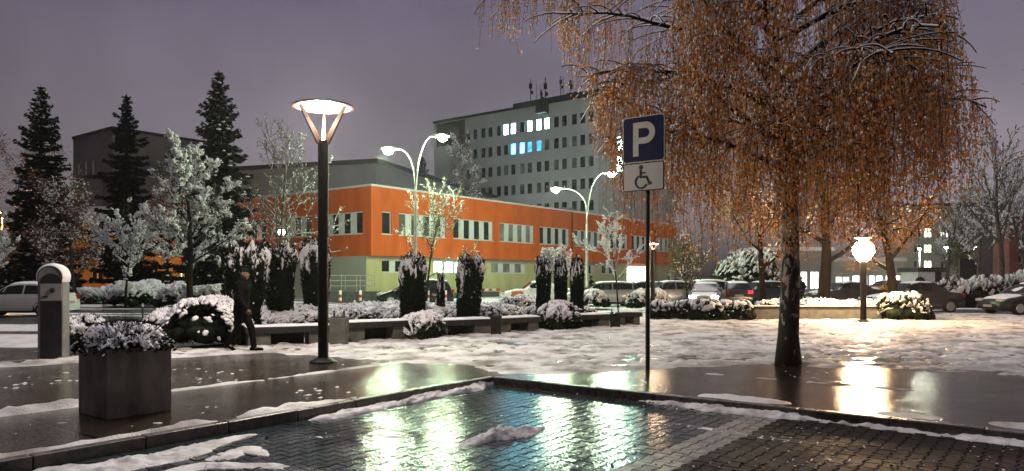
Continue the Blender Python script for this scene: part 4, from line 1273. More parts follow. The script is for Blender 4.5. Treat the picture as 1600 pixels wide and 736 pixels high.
def juniper(name, label, pts, width, height, seed, cat='hedge', nsn=900, nneed=5000, snow=1.0, ssize=(.05, .11), group=None, z0=0.0, mat='juniper', low=0.12, needl=(.05, .12), pads=False):
    """low spreading evergreen along a path: dark needles, drooping pads of snow"""
    nr = np.random.default_rng(seed)
    pts = [Vector(p) for p in pts]
    mid = Vector((sum(p.x for p in pts) / len(pts), sum(p.y for p in pts) / len(pts), z0))
    root = thing(name, label, cat, mid, 0, group)
    nsn = int(nsn * 1.35); ssize = (ssize[0] * .62, ssize[1] * .66)
    seg = [max(1e-3, (pts[i + 1] - pts[i]).length) for i in range(len(pts) - 1)] if len(pts) > 1 else [0.01]
    cum = np.concatenate([[0], np.cumsum(seg)]); tot = cum[-1]
    if len(pts) == 1:
        pts = [pts[0], pts[0] + Vector((0.01, 0, 0))]; cum = np.array([0, .01]); tot = 0.01

    def place(s, th):
        over = np.where(s < 0, s, np.where(s > tot, s - tot, 0)); sc = np.clip(s, 0, tot)
        px = np.interp(sc, cum, [p.x for p in pts]); py = np.interp(sc, cum, [p.y for p in pts])
        e = 0.05
        qx = np.interp(np.clip(sc + e, 0, tot), cum, [p.x for p in pts]) - np.interp(np.clip(sc - e, 0, tot), cum, [p.x for p in pts])
        qy = np.interp(np.clip(sc + e, 0, tot), cum, [p.y for p in pts]) - np.interp(np.clip(sc - e, 0, tot), cum, [p.y for p in pts])
        l = np.hypot(qx, qy) + 1e-9; tx, ty = qx / l, qy / l
        ex = np.clip(1 - (over / (width * 0.45)) ** 2, 0, 1) ** 0.5
        lump = 0.70 + 0.60 * fbm((px + tx * over) * 1.6 + np.cos(th) * 1.2, (py + ty * over) * 1.6 + np.cos(th) * 0.9, seed, 3)
        cx = np.cos(th) * width / 2 * (0.75 + 0.25 * ex) * ex * (0.85 + 0.25 * lump)
        z = (low * height + np.sin(th) ** 0.7 * height * (1 - low)) * (0.25 + 0.75 * ex) * lump
        nx, ny = -ty, tx
        x = px + tx * over + nx * cx; y = py + ty * over + ny * cx
        nrm = np.stack([nx * np.cos(th) + tx * over / width, ny * np.cos(th) + ty * over / width, np.sin(th) + .15], -1)
        nrm /= np.linalg.norm(nrm, axis=-1, keepdims=True)
        return np.stack([x - mid.x, y - mid.y, z], -1), nrm

    def surf(n, up=False):
        s = nr.uniform(-width * 0.42, tot + width * 0.42, n)
        th = nr.uniform(0.03, 0.97, n) * math.pi
        if up:
            th = (np.clip(nr.normal(0.5, 0.25, n), 0.02, 0.98)) * math.pi
        return place(s, th)

    core, cn_ = surf(max(30, int(nneed / 40)))
    core[:, 2] *= 0.72
    c2 = core - cn_ * 0.22 * height
    sz = nr.uniform(.10, .20, len(core)) * height
    V, Fa = blobs(c2, np.stack([sz * 1.5, sz * 1.5, sz], 1), 2, .2, rng=nr)
    V[:, 2] = np.maximum(V[:, 2], 0.0)
    npmesh('foliage', V, Fa, M[mat], root)
    nneed = int(nneed * 2.0)
    p, nn = surf(nneed)
    p = p - nn * nr.uniform(0, .12, (nneed, 1)) * height
    p[:, 2] = np.where(nn[:, 2] < .62, p[:, 2] * nr.uniform(.08, 1.05, nneed), p[:, 2])
    p = p * np.array([1, 1, 0.98])
    V, Fa = leaves(p, nr.uniform(needl[0], needl[1], len(p)), nr.uniform(.02, .045, len(p)), dirs=nn * np.array([1, 1, .6]), spread=.8, rng=nr)
    V[:, 2] = np.maximum(V[:, 2], 0.005)
    npmesh('needles', V, Fa, M[mat], root)
    # a soft uneven blanket with pads hanging over the shoots and dark holes between them
    step = max(.035, min(.075, width * .03))
    ss = np.arange(-width * 0.44, tot + width * 0.44, step); tt = np.linspace(.05, .95, max(40, int(width * 3.0 / step))) * math.pi
    S_, T_ = np.meshgrid(ss, tt, indexing='ij')
    p, nn = place(S_, T_)
    u, v = S_, T_ * width * .55
    wob = (fbm(u * 1.7, v * 1.7, seed + 8, 2) - .5) * 1.6
    ang45 = (u + v * .6) * .8
    pad = .62 * fbm(ang45 * 4.6 + wob, (v - u * .5) * 4.2 - wob + 31, seed + 5, 4) + .38 * (1 - np.abs(2 * vnoise(u * 7.5 - wob, v * 6.0, seed + 15) - 1)); fine = fbm(u * 15, v * 14, seed + 6, 3)
    m = pad * .74 + fine * .26
    rank = np.empty(m.size); rank[np.argsort(m.ravel())] = np.linspace(0, 1, m.size); rank = rank.reshape(m.shape)
    hn = p[..., 2] / np.percentile(p[..., 2], 97)
    share = np.clip((hn - .42) / .50, .015, 1) * .66 * min(1.0, snow) * np.clip(.55 + nn[..., 2] * .6, .5, 1)
    cov = np.clip((rank - (1 - share)) * 7, -1, 1)
    off = np.where(cov > 0, cov ** .55 * (.025 + .085 * pad), cov * .14) * min(1.0, .5 + height * .5)
    p = p + nn * off[..., None]
    hang = np.clip(cov, 0, 1) * (1 - np.sin(T_)) * .04
    p[..., 2] -= hang
    n0, n1 = S_.shape; idx = np.arange(n0 * n1).reshape(n0, n1)
    qd = np.stack([idx[:-1, :-1], idx[1:, :-1], idx[1:, 1:], idx[:-1, 1:]], -1).reshape(-1, 4)
    keep = (cov.ravel()[qd] > -.75).any(1); qd = qd[keep]
    us = np.unique(qd); rm = -np.ones(n0 * n1, int); rm[us] = np.arange(len(us))
    Vb, Fb = p.reshape(-1, 3)[us], rm[qd]
    # small loose pads on single shoots
    q, qn = surf(int(nsn * snow * .42), up=True)
    hi = q[:, 2] / (height + 1e-6)
    k_ = nr.uniform(0, 1, len(q)) < np.clip(0.10 + (hi - 0.2) * 1.2, 0.05, .8)
    q, qn = q[k_], qn[k_]
    s = nr.uniform(ssize[0] * .45, ssize[1] * .75, len(q))
    out = qn.copy(); out[:, 2] = -0.35
    out += nr.normal(0, .4, out.shape) * np.array([1, 1, .4])
    V2, F2 = blobs(q + qn * .03, np.stack([s * nr.uniform(1.1, 2.2, len(q)), s * nr.uniform(.6, 1.0, len(q)), s * 0.5], 1), 2, .2, tilt=out, rng=nr)
    if pads:                                         # drooping separate pads instead of a blanket
        q, qn = surf(int(nsn * 3.6), up=True)
        hi = q[:, 2] / (height + 1e-6)
        k_ = nr.uniform(0, 1, len(q)) < np.clip(0.10 + (hi - 0.25) * 1.6, 0.05, .95)
        q, qn = q[k_], qn[k_]
        s = nr.uniform(ssize[0] * .55, ssize[1] * .72, len(q))
        out = qn.copy(); out[:, 2] = -0.5
        out += nr.normal(0, .35, out.shape) * np.array([1, 1, .3])
        V2, F2 = blobs(q + qn * .02, np.stack([s * nr.uniform(1.0, 1.6, len(q)), s * nr.uniform(.7, 1.1, len(q)), s * 0.55], 1), 2, .3, tilt=out, rng=nr)
    else:
        npmesh('snow_cover', Vb, Fb, M['snow'], root, smooth=True)
    npmesh('snow_pads', V2, F2, M['snow'], root, smooth=True)['kind'] = 'stuff'
    p, nn = surf(int(nneed * .07), up=True)          # green tips poking out through the snow
    V, Fa = leaves(p + nn * .05, nr.uniform(needl[0], needl[1] * 1.1, len(p)), .022, dirs=nn, spread=.7, rng=nr)
    npmesh('shoot_tips', V, Fa, M[mat], root)['kind'] = 'stuff'
    return root


JG = 'snow loaded junipers behind the stone benches'
juniper('juniper_bush', 'big drooping juniper under thick snow, left of the first bench', [G(280, 538), G(310, 542), G(344, 538)], 1.5, .95, 11, 'bush', pads=True, nsn=560, nneed=6500, ssize=(.07, .15), group=JG)
juniper('juniper_hedge', 'long snow covered juniper hedge behind the two left benches', [G(425, 520), G(520, 512), G(600, 508), G(645, 505)], 2.4, 0.66, 12, nsn=2100, nneed=8000, ssize=(.07, .15), group=JG)
juniper('juniper_hedge', 'snowy juniper hedge behind the third bench, below the wedge yew', [G(640, 510), G(700, 503), G(775, 501)], 2.6, 0.56, 13, nsn=1900, nneed=7000, ssize=(.07, .14), group=JG)
juniper('juniper_bush', 'small snowy juniper spilling between two benches', [G(652, 529), G(668, 524)], 1.0, 0.55, 14, 'bush', nsn=130, nneed=1500, ssize=(.05, .10), group=JG)
juniper('juniper_bush', 'loose snowy shrub with showing green tips near the orange bin', [G(805, 493), G(835, 491)], 1.8, 0.78, 15, 'bush', nsn=300, nneed=3000, ssize=(.05, .10), group=JG, snow=0.7)
juniper('juniper_bush', 'rounded snowy juniper in the gap before the three yews', [G(866, 514), G(880, 513)], 1.1, 0.72, 16, 'bush', nsn=260, nneed=2000, ssize=(.05, .11), group=JG)
juniper('juniper_hedge', 'low snowy ground junipers in front of the three yews', [G(845, 497), G(905, 496)], 1.6, 0.42, 17, nsn=420, nneed=2500, ssize=(.05, .10), group=JG)
juniper('juniper_bush', 'snowy shrub in front of the silver estate car', [G(917, 480), G(932, 480)], 1.6, 0.85, 18, 'bush', nsn=260, nneed=1800, ssize=(.06, .12), group=JG)
juniper('box_hedge', 'low clipped dark hedge with snow on top beside the second park lamp', [G(1030, 498), G(1100, 500), G(1160, 500)], 0.95, 0.70, 19, nsn=900, nneed=11000, snow=.75, ssize=(.028, .06), needl=(.05, .10))
juniper('juniper_bush', 'snowy shrub between the sign post and the second park lamp', [G(1000, 482), G(1024, 483)], 1.5, 0.95, 20, 'bush', nsn=240, nneed=1700, ssize=(.06, .12), group=JG)
SH = 'snowy shrubs along the far parking row'
for (pts, wd, h, lab, sd_) in (([(122, 473), (150, 474)], 2.2, 0.95, 'dark snow capped shrub right of the ticket machine', 21), ([(190, 479), (236, 477)], 2.2, 1.35, 'tall pale shrub deep in snow by the lit wall', 22),
                               ([(236, 467), (270, 467)], 2.4, 1.3, 'darker clipped shrub behind the pale snowy shrub', 23), ([(272, 484), (345, 484)], 2.1, 1.35, 'wide snowy shrub under the broadleaf tree', 24),
                               ([(85, 470), (105, 470)], 2.2, 0.9, 'small snowy shrub behind the white car tail', 26)):
    juniper('snowy_shrub', lab, gp(pts, LOW), wd, h, sd_, 'shrub', nsn=330, nneed=2600, ssize=(.07, .15), group=SH, z0=LOW)
juniper('snowy_shrub', 'knee-high snowy shrub at the kerb right of the ticket machine', gp([(118, 544), (140, 543)], 0), 0.9, 0.68, 25, 'shrub', nsn=150, nneed=1500, ssize=(.05, .10), group=SH)
juniper('snowy_shrub', 'short snowy shrub behind the first bench end at the yew', gp([(400, 497), (425, 497)], 0), 1.0, 0.9, 27, 'shrub', nsn=200, nneed=1300, ssize=(.05, .10), group=SH)
juniper('evergreen_bush', 'large dark green evergreen bush behind the parked cars under the birch', [base_at(1150, 54), base_at(1185, 54)], 4.2, 3.3, 28, 'bush', nsn=160, nneed=6000, ssize=(.08, .16), snow=.3, z0=LOW, mat='juniper', needl=(.2, .45))
juniper('planter_plants', 'snowy plants filling the long low planter wall', [base_at(1195, 28.6), base_at(1300, 28.6), base_at(1385, 28.6)], 1.3, 0.66, 29, 'plants', nsn=700, nneed=3500, snow=.7, ssize=(.06, .12), z0=0.0)
DK = 'dark shrubs on the far right'
for (x0, x1, Y, h, lab, sd_) in ((1395, 1425, 27.6, 0.85, 'dark shrub overhanging the right end of the planter wall', 30), (1470, 1500, 42, 1.5, 'dark shrub below the billboard', 31), (1528, 1560, 43, 1.7, 'taller dark shrub by the bare fan tree', 32), (1575, 1640, 46, 1.9, 'dark shrub mass at the right frame edge', 33)):
    juniper('dark_shrub', lab, [base_at(x0, Y), base_at(x1, Y)], 1.5, h, sd_, 'shrub', nsn=130, nneed=3000, ssize=(.06, .12), z0=0 if Y < 35 else LOW, group=DK, snow=0.5)
# ------------------------------------------------------------------ buildings
ZV = Vector((0, 0, 1))


def facade(mb, o, ex, nrm, width, z0, z1, ops, depth=0.18, m=0, mr=0):
    """wall face with real openings and reveals. o at t=0; z absolute"""
    o = Vector(o); ex = Vector(ex); nrm = Vector(nrm)
    ts = sorted(set([0, width] + [v for q in ops for v in q[:2]])); zs = sorted(set([z0, z1] + [v for q in ops for v in q[2:4]]))
    pt = lambda t, z, d=0.0: Vector((o.x, o.y, 0)) + ex * t + ZV * z - nrm * d
    for i in range(len(ts) - 1):
        for j in range(len(zs) - 1):
            tc, zc = (ts[i] + ts[i + 1]) / 2, (zs[j] + zs[j + 1]) / 2
            if any(q[0] < tc < q[1] and q[2] < zc < q[3] for q in ops):
                continue
            mb.add([pt(ts[i], zs[j]), pt(ts[i + 1], zs[j]), pt(ts[i + 1], zs[j + 1]), pt(ts[i], zs[j + 1])], [(0, 1, 2, 3)], m)
    for (a, b, c, d) in ops:
        for (p, q) in (((a, c), (b, c)), ((b, c), (b, d)), ((b, d), (a, d)), ((a, d), (a, c))):
            mb.add([pt(*p), pt(*q), pt(*q, depth), pt(*p, depth)], [(0, 1, 2, 3)], mr)


def window(root, o, ex, nrm, a, b, c, d, cells, depth=0.14, panemat='pane', name='window', panes=None, sill=True, fr=0.06, label=None):
    """one window: white frame + panel cells, its panes a sub-part. cells: list of (width share, 'p' pane | 'w' white panel | 'l' lit)"""
    o = Vector((o[0], o[1], 0)); ex = Vector(ex); nrm = Vector(nrm)
    fm = MB(); gm = MB(); lit = MB()
    pt = lambda t, z, dd: o + ex * t + ZV * z - nrm * dd
    W_ = b - a; H_ = d - c
    bx = lambda t0, t1, z0, z1, d0, d1, mb: mb.obox(pt(t0, z0, d1), ex * (t1 - t0), nrm * (d1 - d0), ZV * (z1 - z0))
    bx(a + .002, b - .002, c + .002, c + fr, depth - 0.05, depth, fm); bx(a + .002, b - .002, d - fr, d - .002, depth - 0.05, depth, fm)
    tot = sum(k[0] for k in cells); t = a + 0.002
    if sill:
        bx(a - 0.04, b + 0.04, c - 0.05, c - 0.003, -0.06, depth - 0.05, fm)
    for wd, kind in cells:
        t1 = t + (W_ - 0.004) * wd / tot
        if kind == 'w':
            bx(t, t1, c + fr, d - fr, depth - 0.03, depth, fm)
        else:
            f2 = min(fr, (t1 - t) * 0.15)
            bx(t, t + f2, c + fr, d - fr, depth - 0.05, depth, fm); bx(t1 - f2, t1, c + fr, d - fr, depth - 0.05, depth, fm)
            tgt = gm if kind == 'p' else lit
            tgt.add([pt(t + f2, c + fr, depth - 0.012), pt(t1 - f2, c + fr, depth - 0.012), pt(t1 - f2, d - fr, depth - 0.012), pt(t + f2, d - fr, depth - 0.012)], [(0, 1, 2, 3)])
        t = t1
    f = fm.build(name, M['white_frame'], root)
    if label:
        f['label'] = label
    if gm.v:
        gm.build('pane', M[panemat], f)
    if lit.v:
        lit.build('lit_pane', M[panes or 'lit_white'], f)
    return f


# --- the orange two-storey block
O = Vector((-9.95, 52.0, 0)); LEN, LEFT = 50.0, 26.0
ob = thing('orange_building', 'long two-storey block, orange upper floor over pale yellow ground floor', 'building', (0, 0, 0))
zb, zt = 3.12, 8.05
cells4 = [(1.0, 'p'), (.62, 'w')] * 3 + [(1.0, 'p')]
rops = [(1.03, 1.95, 4.7, 6.32)] + [(2.7 + 6.0 * k, 7.8 + 6.0 * k, 4.7, 6.32) for k in range(8) if 7.8 + 6 * k < LEN]
lops = [(.9, 5.7, 4.72, 6.3), (6.7, 11.5, 4.72, 6.3), (12.5, 17.3, 4.72, 6.3), (18.3, 23.1, 4.72, 6.3)]
wl = MB()
facade(wl, O, AV, -BV, LEN, zb, zt, rops); facade(wl, O, BV, -AV, LEFT, zb, zt, lops)
PE = O + AV * LEN; PL_ = O + BV * LEFT
wl.add([PE + ZV * zb, PE + BV * LEFT + ZV * zb, PE + BV * LEFT + ZV * zt, PE + ZV * zt], [(0, 1, 2, 3)])
wl.add([PL_ + ZV * zb, PL_ + AV * LEN + ZV * zb, PL_ + AV * LEN + ZV * zt, PL_ + ZV * zt], [(3, 2, 1, 0)])
wl.add([O + ZV * zb, O + AV * LEN + ZV * zb, O + AV * LEN + BV * LEFT + ZV * zb, O + BV * LEFT + ZV * zb], [(0, 1, 2, 3)])
wl.build('upper_wall', M['orange'], ob)
for i, (a, b, c, d) in enumerate(rops):
    window(ob, O, AV, -BV, a, b, c, d, [(1, 'p')] if i == 0 else ([(1.0, 'p'), (.62, 'w')] * 3 + [(1.0, 'p'), (.55, 'w')]), panemat=('pane', 'pane_blind', 'pane', 'pane_light', 'pane', 'pane_blind', 'pane', 'pane', 'pane_light')[i % 9])
for i, (a, b, c, d) in enumerate(lops):
    window(ob, O, BV, -AV, a, b, c, d, cells4, panemat='pane_blind' if i % 2 else 'pane')
rf = MB(); rf.obox(O + ZV * (zt - 0.002) - (AV + BV) * 0.06, AV * (LEN + .12), BV * (LEFT + .12), ZV * 0.12)
rf = rf.build('roof', M['white_frame'], ob)
sn = MB(); sn.obox(O + ZV * (zt + 0.119) + (AV + BV) * 0.1, AV * (LEN - .2), BV * (LEFT - .2), ZV * 0.05); sn.build('roof_snow', M['snow'], rf)
for px, t, sz in ((631, 4.5, 1.5), (690, 10.5, 1.5), (0, 18, 1.5), (0, 30, 1.5)):
    c = O + AV * t + BV * 3.2
    MB().lathe([(sz * .95, 0), (sz * .95, .22), (sz, .25), (sz * .8, .5), (sz * .45, .68), (0.01, .75)], (c.x, c.y, zt + .16), 14).build('roof_dome', M['stone_grey'], rf, smooth=True, angle=40)
# ground floor, set back under the upper floor
RC = 0.55
OG = O + BV * RC + AV * 0.02
gops = [(1.5, 4.2, 1.95, 2.85), (7.0, 10.6, 1.95, 2.85), (14.2, 19.3, 1.95, 2.85), (20.6, 25.2, 1.95, 2.85), (27.0, 31.5, 1.95, 2.85), (33.0, 36.2, 1.95, 2.85), (38.6, 43.6, 0.05, 2.9)]
gw = MB(); facade(gw, OG, AV, -BV, LEN - .1, LOW, zb - .002, gops)
facade(gw, OG, BV, -AV, LEFT - 1, LOW, zb - .002, [], m=1)
gw.add([OG + AV * (LEN - .1) + ZV * LOW, OG + AV * (LEN - .1) + BV * 20 + ZV * LOW, OG + AV * (LEN - .1) + BV * 20 + ZV * (zb - .002), OG + AV * (LEN - .1) + ZV * (zb - .002)], [(0, 1, 2, 3)])
gw.build('ground_wall', [M['cream_green'], M['grey_green']], ob)
pl_ = MB(); pl_.obox(OG - BV * .045 + ZV * LOW, AV * LEN * .99, BV * .04, ZV * .45); pl_.build('plinth', M['stone_grey'], ob)
shade_strip = MB(); shade_strip.obox(OG - BV * .04 + ZV * (zb - .30), AV * 38.0, BV * .035, ZV * .28); shade_strip.build('shade_band', M['grey_green'], ob)  # grey-green strip painting in the shadow band under the overhang
cols4 = [(1, 'p'), (.6, 'w'), (1, 'p'), (.5, 'w')]
for i, (a, b, c, d) in enumerate(gops[:-1]):
    kind = [(1, 'p'), (.55, 'w')] * (2 if b - a < 4 else 3)
    if i == 1:
        kind = [(1, 'l'), (.2, 'w'), (1, 'l'), (.2, 'w'), (1, 'l')]
    window(ob, OG, AV, -BV, a, b, c, d, kind, panemat='pane_light' if i == 2 else 'pane_blind' if i == 5 else 'pane', panes='lit_white', label='lit ground floor window with frosted panes' if i == 1 else None)
window(ob, OG, AV, -BV, *gops[-1], [(1, 'l'), (.06, 'w'), (1, 'l'), (.06, 'w'), (1, 'l')], panes='lit_shop', name='entrance', sill=False, label='brightly lit glazed entrance')
dp = MB()
for t in (26.2, 44.6):
    q = O + AV * t - BV * .07; dp.tube([q + ZV * .2, q + ZV * zt], .055, 8)
dp.build('downpipe', M['bronze'], ob)
st = MB()
for k in range(4):
    q = OG + AV * 40.0 - BV * (.36 * (4 - k)); st.obox(q + ZV * (LOW + .0), AV * 6, BV * .36, ZV * (.14 * (k + 1) - (.01 if k else .0)))
st.build('entrance_steps', M['stone_grey'], ob)
# ramp with rails in front of the left end
rp_ = thing('access_ramp', 'grey ramp with pale steel railings in front of the building corner', 'ramp', (0, 0, 0))
ra = W(508, 460, 49.5); rb_ = W(590, 460, 49.5)
RD = MB(); RD.obox((ra.x, 49.5, LOW), (rb_.x - ra.x, 0, 0), (0, 1.3, 0), (0, 0, .75)); RD.build('ramp_slab', M['stone_grey'], rp_)
RL = MB()
xs_ = np.linspace(ra.x + .05, rb_.x - .4, 4)
for y_ in (49.55, 50.7):
    for x_ in xs_:
        RL.tube([(x_, y_, .62), (x_, y_, 1.72)], .028, 6)
    for z_ in (1.0, 1.36, 1.72):
        RL.tube([(xs_[0], y_, z_), (xs_[-1], y_, z_)], .026, 6)
RL.build('railing', M['rail'], rp_)
# stair handrail by the entrance
hr = thing('stair_railing', 'slanted pale handrail climbing beside the lit entrance', 'railing', (0, 0, 0))
HRm = MB(); q0 = W(1048, 428, 80); q1 = W(1085, 446, 76)
for dz in (0, -.45):
    HRm.tube([q0 + ZV * dz, q1 + ZV * dz], .04, 6)
HRm.build('rail', M['rail'], hr)
HPm = MB()
for k in (0, .33, .66, 1):
    q = q0.lerp(q1, k); HPm.tube([(q.x, q.y, LOW), (q.x, q.y, q.z)], .04, 6)
HPm.build('posts' if False else 'post', M['rail'], hr)

# --- grey hall behind
d1 = Vector((.316, .949, 0)).normalized(); d2 = Vector((-d1.y, d1.x, 0))
hc = W(588, 255, 76); hc.z = 0
hl = thing('grey_hall', 'plain grey hall with dark roof edge rising behind the orange block', 'building', (0, 0, 0))
zh = W(588, 255, 76).z
hw = MB()
for (a, b, nrm) in ((hc, hc + d1 * 48, 0), (hc + d2 * 40, hc, 0), (hc + d1 * 48, hc + d1 * 48 + d2 * 40, 0), (hc + d1 * 48 + d2 * 40, hc + d2 * 40, 0)):
    hw.add([a, b, b + ZV * zh, a + ZV * zh], [(0, 1, 2, 3)])
hw.build('wall', M['hall'], hl)
hrf = MB(); hrf.obox(hc + ZV * (zh - .001) - (d1 + d2) * .3, d1 * 48.6, d2 * 40.6, ZV * .45); hrf.build('roof', M['roof_dark'], hl)

# --- the hospital tower
T0 = W(935, 143, 100); zt_ = T0.z; T0.z = 0
tw_ = thing('hospital_tower', 'eight-storey pale grey hospital slab with rows of windows, some lit blue', 'building', (0, 0, 0))
ST = 3.03
rows = [zt_ - 3.25 - ST * k for k in range(7)]
TL, TR = 30.5, 24.0
cols_ = []                                            # one window: white panel + dark sash, in pairs and short runs along the front
t = 0.75
for run in (3, 2, 2, 2, 3, 2, 2, 2):
    for k in range(run):
        cols_.append((t, t + 1.32)); t += 1.36
    t += 0.28
cols_ = [c for c in cols_ if c[1] < 24.2]
ops_ = []; wins = []
rt = random.Random(9)
lit = {(0, 5): 'lit_white', (0, 6): 'lit_white', (0, 7): 'lit_white', (0, 9): 'lit_white', (0, 10): 'lit_white', (1, 6): 'lit_dim', (1, 7): 'lit_dim', (1, 8): 'lit_blue', (1, 9): 'lit_blue', (5, 3): 'lit_warm', (5, 4): 'lit_warm', (5, 5): 'lit_warm'}
for r, zc in enumerate(rows):
    for ci, (a, b) in enumerate(cols_):
        if r >= 6 and True:
            continue
        ops_.append((a, b, zc - .78, zc + .78)); wins.append((a, b, zc - .78, zc + .78, r, ci))
twl = MB()
facade(twl, T0, BV, -AV, TL, 0, zt_ - .5, ops_, depth=.16)
rop = [(5.2, 7.0, zz - 1.1, zz + 1.1) for zz in (rows[1], rows[2] + 0.2, rows[5] + .3)]
facade(twl, T0, AV, -BV, TR, 0, zt_ - .5, rop, depth=.16)
E1, E2 = T0 + BV * TL, T0 + AV * TR
for a, b in ((E1, E1 + AV * TR), (E2, E2 + BV * TL)):
    twl.add([a, b, b + ZV * (zt_ - .5), a + ZV * (zt_ - .5)], [(0, 1, 2, 3)])
twl.build('wall', M['tower'], tw_)
n_win = 0
for (a, b, c, d, r, ci) in wins:
    if n_win >= 98:
        break
    n_win += 1
    lt = lit.get((r, ci))
    window(tw_, T0, BV, -AV, a, b, c, d, [(1.0, 'l' if lt else 'p'), (.5, 'w')] , depth=.12, panes=lt, panemat=rt.choice(('pane', 'pane', 'pane', 'pane_blind', 'pane', 'pane_light')), sill=False, fr=.05,
           label={'lit_blue': 'window glowing blue', 'lit_white': 'window glowing white'}.get(lt))
for (a, b, c, d) in rop:
    window(tw_, T0, AV, -BV, a, b, c, d, [(1, 'l')], depth=.12, panes='lit_white', sill=False, label='lit stair window on the end wall')
par = MB()
par.obox(T0 + ZV * (zt_ - .499) - (AV + BV) * .15, AV * (TR + .3), BV * (14.6), ZV * .85)
par.obox(T0 + ZV * (zt_ - .499) - AV * .15 + BV * 14.45, AV * (TR + .3), BV * (TL - 14.3), ZV * .35)
rfo = par.build('roof', M['roof_dark'], tw_)
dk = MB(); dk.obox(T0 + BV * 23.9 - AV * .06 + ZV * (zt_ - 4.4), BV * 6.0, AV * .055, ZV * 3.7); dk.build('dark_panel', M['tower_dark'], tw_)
for (px, y0, y1, wpx) in ((831, 150, 163, 18), (881, 140, 153, 20), (938, 130, 142, 18)):
    q = W(px, y1, 103); hh = (y1 - y0) / F * 103; ww = wpx / F * 103
    rv = MB(); rv.obox(q - AV * 0 - BV * ww / 2 + AV * 2 - ZV * .8, BV * ww, AV * 2.2, ZV * (hh + .8)); rv.build('roof_vent', M['tower_dark'], rfo)
for (px, y0, y1, rr, dish) in ((829, 124, 152, .06, .45), (838, 128, 158, .03, 0), (844, 132, 157, .03, 0), (852, 121, 156, .07, .5), (876, 119, 142, .06, .35), (880, 120, 140, .04, 0), (891, 125, 140, .05, .5), (846, 140, 158, .1, .3)):
    q = W(px, y1, 104); q2 = W(px, y0, 104)
    am = MB(); am.tube([q - ZV * 1.2, q2], rr, 6)
    if dish:
        am.box((q.x, q.y - .1, q.z * .4 + q2.z * .6), (dish, .25, dish * 1.6))
        am.box((q.x + .2, q.y - .1, q.z * .75 + q2.z * .25), (dish * .7, .3, dish))
    am.build('antenna', M['black_metal'], rfo)

# --- old grey house with a flat roof, far left
g0 = W(176, 198, 86); zg = g0.z; g0.z = 0
go = thing('grey_block', 'plain flat roofed grey block between two spruces on the left', 'building', (0, 0, 0))
gops_ = [(4.0 + 2.0 * k, 5.5 + 2.0 * k, zg - 5.2, zg - 3.4) for k in range(3)]
gmb = MB(); facade(gmb, g0, BV, -AV, 10.6, 0, zg - .3, gops_); facade(gmb, g0, AV, -BV, 15, 0, zg - .3, [])
for a, b in ((g0 + BV * 10.6, g0 + BV * 10.6 + AV * 15), (g0 + AV * 15, g0 + AV * 15 + BV * 10.6)):
    gmb.add([a, b, b + ZV * (zg - .3), a + ZV * (zg - .3)], [(0, 1, 2, 3)])
gmb.build('wall', M['old_grey'], go)
for (a, b, c, d) in gops_:
    window(go, g0, BV, -AV, a, b, c, d, [(1, 'p'), (.4, 'w')], sill=False)
gr_ = MB(); gr_.obox(g0 + ZV * (zg - .299) - (AV + BV) * .12, AV * 15.2, BV * 10.8, ZV * .35); gr_.build('roof', M['roof_dark'], go)

# --- ochre house behind the far parking row, arched windows
HY_ = 69.0
hs0 = W(-60, 400, HY_); hs1 = W(352, 400, HY_)
yh = thing('ochre_house', 'low ochre house with arched lit windows behind the snowy shrubs', 'house', (0, 0, 0))
ztop = W(0, 352, HY_).z; Lh = hs1.x - hs0.x
XV = Vector((1, 0, 0)); NY = Vector((0, -1, 0))
ywm = MB(); yops = []
for (x0, x1, y0, y1) in ((281, 294, 414, 436), (305, 320, 417, 436), (331, 345, 414, 436), (142, 160, 420, 440), (20, 36, 418, 438), (232, 246, 416, 437)):
    a, b = W(x0, y0, HY_), W(x1, y1, HY_); yops.append((a.x - hs0.x, b.x - hs0.x, b.z, a.z))
facade(ywm, (hs0.x, HY_, 0), XV, NY, Lh, LOW, ztop, yops, depth=.25)
ywm.add([(hs1.x, HY_, LOW), (hs1.x, HY_ + 9, LOW), (hs1.x, HY_ + 9, ztop), (hs1.x, HY_, ztop)], [(0, 1, 2, 3)])
ywm.add([(hs0.x, HY_, LOW), (hs0.x, HY_ + 9, LOW), (hs0.x, HY_ + 9, ztop), (hs0.x, HY_, ztop)], [(3, 2, 1, 0)])
ywm.add([(hs0.x, HY_ + 9, LOW), (hs1.x, HY_ + 9, LOW), (hs1.x, HY_ + 9, ztop), (hs0.x, HY_ + 9, ztop)], [(3, 2, 1, 0)])
ywm.build('wall', M['yellow_wall'], yh)
for i, (a, b, c, d) in enumerate(yops):
    f = window(yh, (hs0.x, HY_), XV, NY, a, b, c, d, [(1, 'l' if i < 3 else 'p'), (1, 'l' if i < 3 else 'p')], depth=.2, panes='lit_warm', fr=.07, label='arched lit window' if i < 3 else None)
    arch = MB(); n = 8; wd = (b - a) / 2; cx_ = (a + b) / 2                     # rounded head: spandrels closing the corners of the opening
    for sg in (-1, 1):
        pl = [(sg * wd, 0)] + [(sg * wd * math.cos(math.pi / 2 * k / n), -wd * 0.8 + wd * 0.8 * math.sin(math.pi / 2 * k / n)) for k in range(n + 1)]
        arch.prism(pl, Vector((hs0.x + cx_, HY_ + .19, d)), XV, ZV, Vector((0, -.187, 0)))
    arch.build('arch', M['yellow_wall'], f)
yr = MB(); z0_ = ztop
yr.add([(hs0.x - .4, HY_ - .5, z0_), (hs1.x + .4, HY_ - .5, z0_), (hs1.x + .4, HY_ + 4.5, z0_ + 2.2), (hs0.x - .4, HY_ + 4.5, z0_ + 2.2), (hs0.x - .4, HY_ + 9.5, z0_), (hs1.x + .4, HY_ + 9.5, z0_)], [(0, 1, 2, 3), (3, 2, 5, 4), (0, 3, 4), (1, 5, 2), (0, 4, 5, 1)])
yr.build('roof', M['old_grey'], yh)

